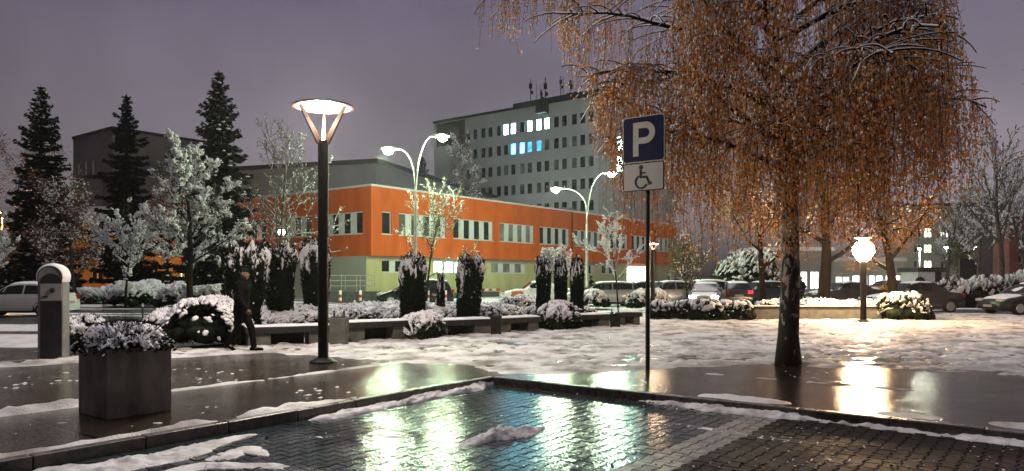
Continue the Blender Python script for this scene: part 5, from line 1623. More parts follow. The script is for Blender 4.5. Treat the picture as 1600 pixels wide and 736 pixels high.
# --- right hand background
def simple_block(name, label, x0, x1, yt, Y, depth, mat, wins_, roof='roof_dark', cat='building', z0=LOW, panemat='pane', lit_='lit_warm', rot=0.0):
    a, b = W(x0, yt, Y), W(x1, yt, Y); h = a.z
    root = thing(name, label, cat, (0, 0, 0))
    o = Vector((a.x, Y, 0)); wd = b.x - a.x
    ops = []
    for (wx0, wx1, wy0, wy1, lt) in wins_:
        p, q = W(wx0, wy0, Y), W(wx1, wy1, Y); ops.append((p.x - a.x, q.x - a.x, q.z, p.z))
    mb = MB(); facade(mb, o, XV, NY, wd, z0, h, ops, depth=.2)
    mb.add([(b.x, Y, z0), (b.x, Y + depth, z0), (b.x, Y + depth, h), (b.x, Y, h)], [(0, 1, 2, 3)])
    mb.add([(a.x, Y, z0), (a.x, Y + depth, z0), (a.x, Y + depth, h), (a.x, Y, h)], [(3, 2, 1, 0)])
    mb.add([(a.x, Y + depth, z0), (b.x, Y + depth, z0), (b.x, Y + depth, h), (a.x, Y + depth, h)], [(3, 2, 1, 0)])
    mb.build('wall', M[mat], root)
    for q, w_ in zip(ops, wins_):
        window(root, o, XV, NY, *q, [(1, 'l' if w_[4] else 'p'), (1, 'l' if w_[4] else 'p')], depth=.15, panes=w_[4] or None, sill=False, fr=.09)
    r_ = MB(); r_.obox((a.x - .25, Y - .25, h - .001), (wd + .5, 0, 0), (0, depth + .5, 0), (0, 0, .4)); r_.build('roof', M[roof], root)
    return root


PW_ = []
for (x0, x1) in ((1428, 1440), (1444, 1456), (1470, 1482)):
    for (y0, y1) in ((356, 371), (382, 395), (407, 419)):
        PW_.append((x0, x1, y0, y1, {(1444, 356): 'lit_warm', (1470, 356): 'lit_warm', (1444, 382): 'lit_warm', (1444, 407): 'lit_warm'}.get((x0, y0))))
simple_block('pale_apartment_block', 'pale lamp lit apartment block with warm windows far right', 1416, 1500, 322, 112, 6, 'grey_green', PW_)
simple_block('dark_apartment_block', 'dim brown apartment block behind the bare fan tree', 1501.5, 1580, 318, 118, 3, 'old_grey', [(1515, 1524, 350, 362, None), (1536, 1545, 350, 362, None), (1556, 1565, 350, 362, None)])
simple_block('brick_house', 'red brick house cut off by the right frame edge', 1577, 1720, 338, 74, 2.5, 'brick_red', [(1592, 1602, 398, 412, None), (1620, 1632, 370, 392, None), (1592, 1602, 362, 380, None)], roof='snow')
simple_block('shop_row', 'white lit shop windows behind the tree trunks', 1180, 1300, 392, 78, 8, 'old_grey', [(1184, 1206, 420, 452, 'lit_shop'), (1209, 1232, 420, 452, 'lit_shop'), (1240, 1262, 424, 452, 'lit_shop'), (1266, 1280, 424, 452, 'lit_shop')], roof='snow')
simple_block('shop_row', 'long glazed lit shop front right of the bright lamp', 1302, 1412, 408, 88, 8, 'grey_green', [(1306, 1328, 432, 448, 'lit_shop'), (1332, 1356, 430, 446, 'lit_shop'), (1358, 1380, 430, 446, 'lit_shop'), (1384, 1408, 430, 446, 'lit_shop')], roof='snow')

# kiosk
kq = W(1434, 425, 52); kq2 = W(1471, 425, 52)
ks = thing('kiosk', 'small flat roofed kiosk with pale front and round vent', 'kiosk', (0, 0, 0))
km = MB(); km.obox((kq.x, 52, LOW), (kq2.x - kq.x - .45, 0, 0), (0, 2.2, 0), (0, 0, kq.z - LOW)); km.build('wall', M['white_frame'], ks)
kr = MB(); kr.obox((kq.x - .15, 51.7, kq.z), (kq2.x - kq.x + .3, 0, 0), (0, 2.8, 0), (0, 0, .32)); kr.build('roof', M['roof_dark'], ks)
kd = MB(); kd.obox((kq2.x - .44, 51.95, LOW), (.42, 0, 0), (0, 2.2, 0), (0, 0, kq.z - LOW - .002)); kd.build('door', M['machine_dark'], ks)
kv = MB(); kv.lathe([(.001, 0), (.36, 0), (.36, .05), (.30, .06)], (kq.x + .15, 51.93, 1.25), 16, ax='y'); kv.build('vent', M['machine_dark'], ks)
# billboard
bq, bq2 = W(1500, 404, 72), W(1530, 436, 72)
bb_ = thing('billboard', 'dark billboard on two posts under the lit tree', 'billboard', (0, 0, 0))
MB().obox((bq.x, 72, bq2.z), (bq2.x - bq.x, 0, 0), (0, .25, 0), (0, 0, bq.z - bq2.z)).build('board', M['machine_dark'], bb_)
for x_ in (bq.x + .35, bq2.x - .35):
    MB().tube([(x_, 72.4, LOW), (x_, 72.4, bq.z - .2)], .09, 8).build('post', M['galv'], bb_)
# ------------------------------------------------------------------ park lamps: flat disc on three arms
def park_lamp(label, loc, h, disc, pole_r, emis, light, col, ball=False, yaw=0.0, cone=0.32, lower=None):
    root = thing('park_lamp', label, 'street lamp', loc, yaw, 'disc headed park lamps')
    zc = h - (h * cone if False else disc * 0.62)      # top of the pole, where the arms spread
    MB().lathe([(pole_r * 2.6, 0), (pole_r * 2.6, .02), (pole_r * 2.2, .04), (pole_r * 1.5, .075), (pole_r * 1.15, .09), (pole_r * 1.1, .10)], n=20).build('base', M['black_metal'], root, smooth=True, angle=40)
    MB().lathe([(pole_r * 1.08, .06), (pole_r, .14), (pole_r, zc - .06), (pole_r * 1.12, zc - .055), (pole_r * 1.12, zc)], n=20).build('pole', M['black_metal'], root, smooth=True, angle=40)
    for k in range(3):
        a = R(98 + 120 * k)
        d = Vector((math.cos(a), math.sin(a), 0)); sd_ = Vector((-d.y, d.x, 0))
        mb = MB()
        p0 = Vector((0, 0, zc - .04)) + d * pole_r * .75; p1 = Vector((0, 0, h - .07)) + d * disc * .415
        n_ = 6; prev = None
        for i in range(n_):
            q = p0.lerp(p1, i / n_); q2 = p0.lerp(p1, (i + 1) / n_)
            wd = pole_r * (1.1 - .55 * i / n_); wd2 = pole_r * (1.1 - .55 * (i + 1) / n_)
            mb.bar(q, q2, (wd + wd2) / 2 * .62, (wd + wd2) / 2, up=d)
        if not ball:
            mb.build('arm', M['bronze'], root)
    MB().lathe([(0.001, h), (disc * .30, h - .005), (disc * .47, h - .03), (disc * .5, h - .05), (disc * .5, h - .075), (disc * .485, h - .075)], n=40).build('shade', M['bronze'], root, smooth=True, angle=35)
    MB().lathe([(disc * .486, h - .074), (disc * .42, h - .076), (disc * .2, h - .078), (0.001, h - .078)], n=40).build('diffuser', M[emis], root, smooth=True)
    if ball:
        MB().lathe([(0.001, h - .96), (.20, h - .84), (.37, h - .55), (.32, h - .32), (.18, h - .18), (.12, h - .10)], n=14).build('bloom_ball', M['lamp_bloom'], root, smooth=True)  # the lamp's light and camera bloom shaped as a glowing ball
    if light > 0:
        if ball:
            lamp_light('lamp_bulb', 'POINT', (0, 0, h - .5), light, col, root, .42)
        else:
            lamp_light('lamp_bulb', 'POINT', (0, 0, h - .30), light, col, root, .16)
    return root


park_lamp('tall dark park lamp in the foreground, glowing disc on three arms', G(505, 566), 4.86, 1.13, 0.098, 'lamp_near', P_NEAR, (1.0, .86, .70), yaw=R(4))
park_lamp('small park lamp with orange glow beside the parking sign post', base_at(1020, 30.5, 0), CH + (HY - 378) / F * 30.5, .50, 0.085, 'lamp_far', P_MID, (1.0, .70, .42), yaw=R(20))
park_lamp('blazing white park lamp in front of the long planter wall, right of the birch', base_at(1349, 26.2, 0), CH + (HY - 369) / F * 26.2, .62, 0.105, 'lamp_far', P_RIGHT, (1.0, .72, .46), ball=True)


def street_lamp(label, px, Y, arms, power, col=(0.78, 1.0, .64), group='tall street lamps over the parking lot', emis='lamp_street', base_split=None):
    """curved arms: list of (tip px, tip py, fork py)"""
    base = base_at(px, Y)
    root = thing('street_lamp', label, 'street lamp', base, 0, group)
    s = Y / F
    zmax = min(a[2] for a in arms)
    fz = CH + (HY - max(a[2] for a in arms)) * s - LOW
    MB().lathe([(.16, 0), (.16, .9), (.10, 1.0), (.09, fz * .6), (.075, fz)], n=12).build('pole', M['galv'], root, smooth=True, angle=40)
    for (tx, ty, fy) in arms:
        z0 = CH + (HY - fy) * s - LOW; dx = (tx - px) * s; z1 = CH + (HY - ty) * s - LOW
        pts = []
        for k in range(11):
            t_ = k / 10
            pts.append((dx * (t_ ** 1.9), 0, z0 + (z1 - z0) * (1 - (1 - t_) ** 1.75)))
        a_ = MB().tube(pts, [.055 - .02 * k / 10 for k in range(11)], 8).build('arm', M['galv'], root, smooth=True)
        sg = 1 if dx > 0 else -1
        hd = MB(); x_, z_ = pts[-1][0], pts[-1][2]
        pf = [(0, -.04), (.1, .05), (.55, .10), (.85, .04), (.92, -.05), (.12, -.07)]
        hd.prism([(p[0] * sg, p[1]) for p in pf], (x_ - .05 * sg, -.16, z_), (1, 0, 0), (0, 0, 1), (0, .32, 0))
        h_ = hd.build('lamp_head', M['galv'], a_, bevel=.02)
        ln = MB(); ln.lathe([(.25, -.06), (.24, -.17), (.15, -.27), (.001, -.31)], (x_ + .5 * sg, 0, z_), 16)
        ln.build('lens', M[emis], h_, smooth=True)
        lamp_light('lamp_bulb', 'POINT', (x_ + .5 * sg, 0, z_ - .48), power, col, root, .10)
    return root


street_lamp('tall double armed street lamp in front of the orange building corner', 649, 38, [(676, 212, 318), (622, 232, 290)], P_STREET)
street_lamp('double armed street lamp by the entrance, right of the three yews', 917, 50, [(944, 270, 350), (880, 294, 330)], P_STREET * 1.15)
gl = thing('globe_lamp', 'slim post with a small glowing globe behind the clipped yews', 'street lamp', base_at(440, 45), 0)
gz = CH + (HY - 363) / F * 45 - LOW
MB().lathe([(.06, 0), (.05, gz - .2), (.09, gz - .18), (.09, gz - .14)], n=10).build('pole', M['galv'], gl, smooth=True, angle=40)
MB().lathe([(.001, gz - .2), (.15, gz - .14), (.21, gz), (.15, gz + .15), (.001, gz + .21)], n=16).build('globe', M['lamp_globe'], gl, smooth=True)
lamp_light('lamp_bulb', 'POINT', (0, 0, gz), P_GLOBE, (.92, 1, .95), gl, .22)


def small_lamp(name, label, px, py, Y, power, col, emis, group=None, r=.2):
    b = base_at(px, Y); h = CH + (HY - py) / F * Y - LOW
    root = thing(name, label, 'street lamp', b, 0, group)
    MB().lathe([(.09, 0), (.06, h)], n=8).build('pole', M['galv'], root, smooth=True)
    MB().lathe([(.001, h + .16), (r * 1.3, h + .10), (r * 1.3, h + .02), (r, h)], n=12).build('lamp_head', M['machine_dark'], root, smooth=True, angle=40)
    MB().lathe([(r, h - .002), (r * .8, h - .14), (.001, h - .2)], n=12).build('lens', M[emis], root, smooth=True)
    lamp_light('lamp_bulb', 'POINT', (0, 0, h - .38), power, col, root, .15)
    return root


SO = (1.0, .45, .09)
small_lamp('sodium_lamp', 'orange sodium lamp shining through the snowy branches by the ochre house', 212, 366, 62, P_SOD, SO, 'lamp_sodium', 'orange lamps on the left', .3)
small_lamp('sodium_lamp', 'orange sodium lamp hidden in twigs at the left frame edge', 3, 332, 60, P_SOD * .9, SO, 'lamp_sodium', 'orange lamps on the left', .3)
FL = 'far lamps before the apartment blocks'
small_lamp('far_lamp', 'far white lamp right of the warm apartment windows', 1479, 386, 95, P_FAR, (.9, 1, .85), 'lamp_far_white', FL, .28)
small_lamp('far_lamp', 'brightest far white lamp, above the billboard', 1521, 386, 90, P_FAR * 1.3, (.9, 1, .9), 'lamp_far_white', FL, .34)
small_lamp('far_lamp', 'far lamp over the lit shop front, left of the dark limbed tree', 1437, 388, 72, P_FAR, (.95, 1, .8), 'lamp_far_white', FL, .16)

# ------------------------------------------------------------------ parking sign
sp = G(1012, 579)
sg = thing('parking_sign', 'blue P parking sign with a white wheelchair plate on a thin dark post', 'road sign', sp, YAW - R(90))
# local: +x = right along the kerb (v), -y = towards the bay
MB().lathe([(.038, -.02), (.038, 4.36), (.001, 4.37)], n=14).build('pole', M['machine_dark'], sg, smooth=True, angle=40)
SX = -.045


def rrect(wd, hh, r, n=5):
    out = []
    for cx_, cz_, a0 in ((wd / 2 - r, hh / 2 - r, 0), (-wd / 2 + r, hh / 2 - r, 90), (-wd / 2 + r, -hh / 2 + r, 180), (wd / 2 - r, -hh / 2 + r, 270)):
        for k in range(n + 1):
            a = R(a0 + 90 * k / n); out.append((cx_ + r * math.cos(a), cz_ + r * math.sin(a)))
    return out


def flat(mb, poly, cx_, cz_, y, th, m=0):
    mb.prism(poly, (cx_, y, cz_), (1, 0, 0), (0, 0, 1), (0, th, 0), m)


def stroke(mb, path, wd, cx_, cz_, y, th, closed=False):
    """flat band of constant width along a 2D path"""
    n = len(path)
    L_, R_ = [], []
    for i in range(n):
        p = Vector(path[i]); a = Vector(path[max(i - 1, 0)]); b = Vector(path[min(i + 1, n - 1)])
        if closed:
            a = Vector(path[i - 1]); b = Vector(path[(i + 1) % n])
        d1_ = (p - a); d2_ = (b - p)
        d1_ = d1_.normalized() if d1_.length > 1e-9 else d2_.normalized(); d2_ = d2_.normalized() if d2_.length > 1e-9 else d1_
        t_ = (d1_ + d2_).normalized(); nn = Vector((-t_.y, t_.x)); k = 1 / max(.5, nn.dot(Vector((-d1_.y, d1_.x))))
        L_.append(p + nn * wd / 2 * k); R_.append(p - nn * wd / 2 * k)
    vs = []
    for i in range(n):
        for q in (L_[i], R_[i]):
            vs.append((cx_ + q.x, y, cz_ + q.y)); vs.append((cx_ + q.x, y + th, cz_ + q.y))
    fs = []
    rg = n if closed else n - 1
    for i in range(rg):
        j = (i + 1) % n; a, b = i * 4, j * 4
        fs += [(a, a + 2, b + 2, b), (a + 1, b + 1, b + 3, a + 3), (a, b, b + 1, a + 1), (a + 2, a + 3, b + 3, b + 2)]
    if not closed:
        fs += [(0, 1, 3, 2), (4 * n - 4, 4 * n - 2, 4 * n - 1, 4 * n - 3)]
    mb.add(vs, fs)


zP = 4.36 - .40
b_ = MB(); flat(b_, rrect(.79, .79, .06), SX, zP, -.075, .022)
bp_ = b_.build('sign_panel', M['sign_white'], sg)
b_ = MB(); flat(b_, rrect(.755, .755, .05), SX, zP, -.079, .008); fld = b_.build('blue_field', M['sign_blue'], bp_)
# the letter P
pm_ = MB()
sw, hh_ = .105, .56
flat(pm_, [(-.19, -.29), (-.19 + sw, -.29), (-.19 + sw, .29), (-.19, .29)], SX, zP, -.0845, .0065)
rO, cxp = .185, .02
outl = [(-.19 + sw, .29), (cxp + .02, .29)]
arc = [(cxp + .02 + (rO) * math.sin(t_), .29 - rO + rO * math.cos(t_)) for t_ in np.linspace(0, math.pi, 14)]
path = [(-.19 + sw, .29 - sw / 2)] + [(cxp + .02 + (rO - sw / 2) * math.sin(t_), .29 - rO + (rO - sw / 2) * math.cos(t_)) for t_ in np.linspace(0, math.pi, 16)] + [(-.19 + sw, .29 - 2 * rO + sw / 2)]
stroke(pm_, path, sw, SX, zP, -.0845, .0065)
pm_.build('letter_P', M['sign_white'], bp_)
zW = zP - .40 - .245
b_ = MB(); flat(b_, rrect(.765, .48, .03), SX, zW, -.075, .022, 0); wp = b_.build('wheelchair_plate', M['sign_black'], sg)
b_ = MB(); flat(b_, rrect(.735, .45, .025), SX, zW, -.079, .008); b_.build('white_field', M['sign_white'], wp)
wm = MB(); y_ = -.0845; th_ = .0065
cx0, cz0 = SX - .01, zW
hd = [(.036 * math.cos(t_), .036 * math.sin(t_)) for t_ in np.linspace(0, 6.283, 20)[:-1]]
flat(wm, hd, cx0 - .035, cz0 + .165, y_, th_)
stroke(wm, [(-.042, .125), (-.036, -.005), (.075, -.005), (.125, -.125), (.165, -.105)], .034, cx0, cz0, y_, th_)
stroke(wm, [(-.04, .065), (.055, .065)], .024, cx0, cz0, y_ - .0015, th_)
stroke(wm, [(-.03 + .108 * math.cos(t_), -.085 + .108 * math.sin(t_)) for t_ in np.linspace(R(112), R(335), 22)], .026, cx0, cz0, y_ - .0025, th_)
wm.build('wheelchair_symbol', M['sign_black'], wp)
for z_ in (zP + .2, zP - .2, zW):
    MB().box((0, -.03, z_), (.12, .06, .05)).build('bracket', M['galv'], sg)

# ------------------------------------------------------------------ ticket machine
tm = thing('ticket_machine', 'round topped parking ticket machine, grey coin panel over dark body, snow on its arch', 'ticket machine', G(84, 560), R(8))
wd, dp_, hh_ = .46, .30, 1.82
arc_ = [(wd / 2 * math.cos(t_), hh_ - wd / 2 + wd / 2 * math.sin(t_)) for t_ in np.linspace(0, math.pi, 17)]
MB().prism([(-wd / 2, 0), (wd / 2, 0)] + arc_, (0, -dp_ / 2, 0), (1, 0, 0), (0, 0, 1), (0, dp_, 0)).build('body', M['machine_body'], tm, bevel=.015)
iw = wd / 2 - .035
MB().prism([(-iw, .02), (iw, .02), (iw, 1.13), (-iw, 1.13)], (.02, -dp_ / 2 - .012, 0), (1, 0, 0), (0, 0, 1), (0, .011, 0)).build('door', M['machine_dark'], tm, bevel=.004)
pn = MB().prism([(-iw, 1.14), (iw, 1.14), (iw, 1.47), (-iw, 1.47)], (.02, -dp_ / 2 - .014, 0), (1, 0, 0), (0, 0, 1), (0, .013, 0)).build('coin_panel', M['machine_grey'], tm, bevel=.004)
MB().lathe([(.001, -.03), (.03, -.03), (.045, -.02), (.05, 0)], (.05, -dp_ / 2 - .012, 1.345), 18, ax='y').build('dial', M['machine_dark'], pn)
MB().box((-.08, -dp_ / 2 - .02, 1.22), (.1, .014, .03)).build('coin_slot', M['machine_dark'], pn)
sc_ = [(iw * math.cos(t_), 1.48 + (iw) * math.sin(t_) * .98) for t_ in np.linspace(0, math.pi, 15)]
MB().prism(sc_, (.02, -dp_ / 2 - .012, 0), (1, 0, 0), (0, 0, 1), (0, .011, 0)).build('screen_hood', M['machine_dark'], tm)
sa = MB()
ro = wd / 2
pth = [((ro + .012) * math.cos(t_), hh_ - ro + (ro + .012) * math.sin(t_)) for t_ in np.linspace(R(-20), R(200), 24)]
for i in range(len(pth) - 1):
    pass
n0 = len(pth); vs = []
for i, (x_, z_) in enumerate(pth):
    u = max(0.15, math.sin(math.pi * i / (n0 - 1))) * .035 + .006
    nx_, nz_ = x_ / math.hypot(x_, z_ - (hh_ - ro)), (z_ - (hh_ - ro)) / math.hypot(x_, z_ - (hh_ - ro))
    for (rr_, yy) in ((-.010, -.165), (u * .7, -.15), (u, 0.0), (u * .7, .15), (-.010, .165)):
        vs.append((x_ + nx_ * rr_, yy, z_ + nz_ * rr_))
fs = []
for i in range(n0 - 1):
    for k in range(4):
        fs.append((i * 5 + k, i * 5 + k + 1, i * 5 + k + 6, i * 5 + k + 5))
MB().add(vs, fs).build('snow_cover', M['snow'], tm, smooth=True)

# ------------------------------------------------------------------ planter box by the kerb
pq = Vector((-4.52, 8.22, 0)); pl0 = thing('planter_box', 'square concrete planter box full of snow covered plants, by the kerb', 'planter', pq + (AV + BV) * .37, YAW)
S_ = .74; H_ = .79; t_ = .07
pbm = MB()
for (x_, y_, sx, sy) in ((0, -S_ / 2 + t_ / 2, S_, t_), (0, S_ / 2 - t_ / 2, S_, t_), (-S_ / 2 + t_ / 2, 0, t_, S_ - 2 * t_ - .002), (S_ / 2 - t_ / 2, 0, t_, S_ - 2 * t_ - .002)):
    pbm.box((x_, y_, H_ / 2), (sx, sy, H_))
pbm.build('box', M['planter'], pl0, bevel=.012)
MB().box((0, 0, H_ - .09), (S_ - 2 * t_ - .004, S_ - 2 * t_ - .004, .1)).build('soil', M['joint'], pl0)
nr = np.random.default_rng(91)
n_ = 2600; th = nr.uniform(0, 6.283, n_); rr = np.sqrt(nr.uniform(0, 1, n_)) * .54
z_ = H_ + .02 + .20 * (1 - (rr / .6) ** 2) - np.clip(rr - .40, 0, 1) * .55 + nr.uniform(-.06, .04, n_)
pp = np.stack([rr * np.cos(th), rr * np.sin(th), z_], 1)
V, Fa = leaves(pp, nr.uniform(.04, .09, n_), nr.uniform(.015, .03, n_), dirs=np.stack([np.cos(th), np.sin(th), th * 0 + .2], 1), spread=.9, rng=nr)
npmesh('plants', V, Fa, M['juniper'], pl0)
rg = np.linspace(0, 1, 34); tg = np.linspace(0, 2 * math.pi, 110)
RG, TG = np.meshgrid(rg, tg, indexing='ij')
cx_, sy_ = np.cos(TG), np.sin(TG)
edge_r = .47 + .16 * (fbm(cx_ * 2.2 + 5, sy_ * 2.2 + 5, 92, 4) - .35)
rr = RG * edge_r; X_, Y_ = rr * cx_, rr * sy_
pad = fbm(X_ * 8 + 9, Y_ * 8 + 9, 93, 3); fine = fbm(X_ * 24 + 9, Y_ * 24 + 9, 94, 3)
cov = np.clip((pad * .7 + fine * .3 - .40 - .10 * RG ** 4) * 6, -1, 1)
Z_ = H_ + .06 + .17 * (1 - (rr / .6) ** 2) - np.clip(rr - .36, 0, 1) * (.55 + .9 * (pad - .4)) + np.where(cov > 0, cov ** .6 * (.03 + .06 * pad), cov * .07)
idx = np.arange(RG.size).reshape(RG.shape)
qd = np.stack([idx[:-1, :-1], idx[1:, :-1], idx[1:, 1:], idx[:-1, 1:]], -1).reshape(-1, 4)
qd = qd[(cov.ravel()[qd] > -.7).any(1)]
npmesh('snow_cover', np.stack([X_.ravel(), Y_.ravel(), Z_.ravel()], 1), qd, M['snow'], pl0, smooth=True)
n_ = 90; th = nr.uniform(0, 6.283, n_); rr = nr.uniform(.36, .56, n_)
z_ = H_ + .07 + .17 * (1 - (rr / .6) ** 2) - np.clip(rr - .36, 0, 1) * .6 + nr.uniform(-.05, .02, n_)
sz = nr.uniform(.012, .028, n_)
V, Fa = blobs(np.stack([rr * np.cos(th), rr * np.sin(th), z_], 1), np.stack([sz * 1.8, sz, sz * .6], 1), 2, .2, tilt=np.stack([np.cos(th), np.sin(th), -.5 - rr], 1) + nr.normal(0, .25, (n_, 3)), rng=nr)
npmesh('snow_pads', V, Fa, M['snow'], pl0, smooth=True)['kind'] = 'stuff'
n_ = 700; th = nr.uniform(0, 6.283, n_); rr = np.sqrt(nr.uniform(0, 1, n_)) * .55
z_ = H_ + .13 + .17 * (1 - (rr / .6) ** 2) - np.clip(rr - .36, 0, 1) * .6
V, Fa = leaves(np.stack([rr * np.cos(th), rr * np.sin(th), z_], 1), nr.uniform(.04, .1, n_), .014, dirs=np.stack([np.cos(th) * .7, np.sin(th) * .7, th * 0 + .6], 1), spread=.8, rng=nr)
npmesh('shoot_tips', V, Fa, M['juniper'], pl0)['kind'] = 'stuff'
n_ = 46; th = nr.uniform(0, 6.283, n_); rr = nr.uniform(0, .22, n_)
pp = np.stack([rr * np.cos(th), rr * np.sin(th), H_ + .24 + nr.uniform(0, .08, n_)], 1)
V, Fa = leaves(pp, .26, .007, dirs=np.stack([np.cos(th) * .8, np.sin(th) * .8, th * 0 + 1.3], 1), spread=.3, rng=nr)
npmesh('grass_blades', V, Fa, M['juniper'], pl0)


# ------------------------------------------------------------------ stone benches in a shallow curve
def bench(label, pa, pb, h, seed, leg_a=True, leg_b=True):
    """pa, pb: ground points of the front edge (left, right)"""
    pa, pb = Vector(pa), Vector(pb)
    d = (pb - pa); ln = d.length; yaw = math.atan2(d.y, d.x)
    root = thing('stone_bench', label, 'bench', pa, yaw, 'dark stone benches with snow on their seats')
    rng = random.Random(seed)
    MB().box((ln / 2, .27, h - .07), (ln, .56, .14)).build('seat', M['stone_seat'], root, bevel=.012)
    lw = min(.62, ln * .25)
    for k, on in ((.06, leg_a), (ln - lw - .06, leg_b)):
        if on:
            MB().box((k + lw / 2, .29, (h - .142) / 2 - .02), (lw, .46, h - .142 + .04)).build('leg', M['stone_grey'], root, bevel=.01)
    MB().box((ln / 2, .46, (h - .145) / 2), (ln - 2 * lw - .2, .10, h - .145)).build('shade_panel', M['stone_dark'], root)  # dark panel added to stand for the shadow under the seat
    n, m_ = max(12, int(ln * 14)), 7
    X, T = np.meshgrid(np.linspace(.015, ln - .015, n), np.linspace(.005, .545, m_), indexing='ij')
    e = np.minimum(np.minimum(X, ln - X) / .05, np.minimum(T, .55 - T) / .045); e = np.clip(e, 0, 1) ** .5
    Z = h - .004 + e * (.045 + .030 * (fbm(X * 2.2, T * 3, seed, 3)))
    idx = np.arange(n * m_).reshape(n, m_)
    q = np.stack([idx[:-1, :-1], idx[1:, :-1], idx[1:, 1:], idx[:-1, 1:]], -1).reshape(-1, 4)
    npmesh('snow_cover', np.stack([X.ravel(), T.ravel(), Z.ravel()], 1), q, M['snow'], root, smooth=True)
    return root


def zat(x, y, gy):
    Y = F * CH / (gy - HY); return CH + (HY - y) / F * Y


bench('long stone bench, leftmost of the row, behind the walking person', G(384, 543), G(521, 537), zat(450, 511, 540), 1)
bench('stone bench with snow right of the near lamp post and litter bin', G(541, 536), G(645, 530), zat(600, 504, 534), 2)
bench('stone bench in the middle, in front of the wedge shaped yew', G(673, 527), G(771, 522), zat(720, 501, 525), 3)
bench('stone bench just left of the rounded snowy juniper', G(781, 521), G(846, 517), zat(815, 497, 519), 4)
bench('stone bench with a mossy left leg, below the right yew of three', G(889, 514), G(957, 511), zat(920, 492, 512), 5)
bench('short stone bench nearest the parking sign post', G(967, 509), G(1004, 508), zat(985, 488, 508), 6)


def bin_(label, p, h, wd, seed, mat='stone_grey'):
    root = thing('litter_bin', label, 'litter bin', p, R(-6), 'concrete litter bins between the benches')
    MB().prism([(-wd * .46, 0), (wd * .46, 0), (wd * .5, h), (-wd * .5, h)], (0, -wd * .35, 0), (1, 0, 0), (0, 0, 1), (0, wd * .7, 0)).build('body', M[mat], root, bevel=.015)
    MB().box((0, 0, h + .012), (wd * .8, wd * .5, .02)).build('liner', M['machine_dark'], root)
    for sx in (-1, 1):
        MB().tube([(sx * wd * .3, 0, h), (sx * wd * .3, 0, h + .16)], .022, 6).build('post', M['machine_dark'], root)
    return root


bin_('grey concrete litter bin beside the near lamp post', G(530, 539), zat(530, 496, 539), .40, 1)
bin_('dark narrow litter bin between the third and fourth bench', G(775, 524), zat(775, 494, 524), .30, 2, 'stone_dark')
bin_('dark litter bin with two short posts near the parking sign', G(961, 512), zat(961, 490, 512), .34, 3, 'stone_dark')

# long planter wall on the right
pw = thing('planter_wall', 'long low planter wall of concrete behind the birch and bright lamp', 'wall', (0, 0, 0))
wa, wb = base_at(1168, 27.6, 0), base_at(1378, 27.6, 0)
wh = CH + (HY - 479) / F * 27.6
MB().obox((wa.x, 27.6, 0), (wb.x - wa.x, 0, 0), (0, .28, 0), (0, 0, wh - .06)).build('wall', M['stone_grey'], pw, bevel=.01)
MB().obox((wa.x - .03, 27.56, wh - .058), (wb.x - wa.x + .06, 0, 0), (0, .36, 0), (0, 0, .06)).build('coping', M['stone_seat'], pw, bevel=.008)
for x_ in (wa.x, wb.x - .25):
    MB().obox((x_, 27.89, 0), (.25, 0, 0), (0, 1.6, 0), (0, 0, wh - .07)).build('end_wall', M['stone_grey'], pw)
MB().obox((wa.x + .02, 27.58, wh), (wb.x - wa.x - .04, 0, 0), (0, .30, 0), (0, 0, .035)).build('snow_cover', M['snow'], pw, bevel=.015)
e0, e1 = base_at(1406, 27.2, 0), base_at(1430, 27.2, 0)
bw = thing('concrete_block', 'square dark concrete block at the end of the planter wall', 'concrete block', (0, 0, 0))
MB().obox((e0.x, 27.2, 0), (e1.x - e0.x, 0, 0), (0, .7, 0), (0, 0, wh + .06)).build('block', M['stone_dark'], bw, bevel=.015)

# bollards, bin, barrier, marker post
BG = 'red and white bollards in front of the ramp'
for (px, py, lab) in ((531.5, 474, 'red and white bollard nearest the lamp post, by the ramp'), (563, 474, 'red and white bollard at the right end of the ramp'), (669, 478, 'red and white bollard between the black car and its yew'), (696, 476, 'red and white bollard behind the thin yew stump')):
    b0 = base_at(px, 43); root = thing('bollard', lab, 'bollard', b0, 0, BG)
    hb_ = .92
    MB().lathe([(.085, 0), (.085, hb_), (.07, hb_ + .02), (.001, hb_ + .03)], n=14).build('post', M['bollard_white'], root, smooth=True, angle=40)
    for z_ in (.16, .52):
        MB().lathe([(.086, z_), (.089, z_ + .005), (.089, z_ + .18), (.086, z_ + .185)], n=14).build('band', M['bollard_red'], root, smooth=True, angle=40)
ob_ = thing('street_bin', 'orange round litter bin with a snow cap by the white car', 'litter bin', base_at(808.5, 37), 0)
MB().lathe([(.24, .12), (.27, .16), (.29, .92), (.31, .95), (.31, 1.0), (.27, 1.0)], n=20).build('body', M['bin_orange'], ob_, smooth=True, angle=40)
MB().lathe([(.06, 0), (.06, .14)], n=8).build('foot', M['galv'], ob_)
MB().lathe([(.29, .99), (.27, 1.06), (.16, 1.12), (.001, 1.14)], n=18).build('snow_cover', M['snow'], ob_, smooth=True)
br_ = thing('barrier', 'low striped barrier pole left of the white car', 'barrier', (0, 0, 0))
ba, bb2 = base_at(746, 45), base_at(781, 45)
for k in range(6):
    p, q = ba.lerp(bb2, k / 6), ba.lerp(bb2, (k + 1) / 6)
    MB().bar(p + ZV * .95, q + ZV * .95, .07, .12).build('segment', M['bollard_red'] if k % 2 else M['bollard_white'], br_)
for p in (ba, bb2):
    MB().tube([p, p + ZV * .89], .05, 8).build('post', M['galv'], br_)
mk = thing('marker_post', 'thin green marker post in the snow at the left kerb', 'post', G(223, 507), 0)
MB().lathe([(.028, 0), (.028, .62), (.001, .64)], n=8).build('post', M['leaf_green'], mk, smooth=True, angle=40)
MB().lathe([(.032, .60), (.034, .66), (.02, .70), (.001, .71)], n=8).build('snow_cover', M['snow'], mk, smooth=True)


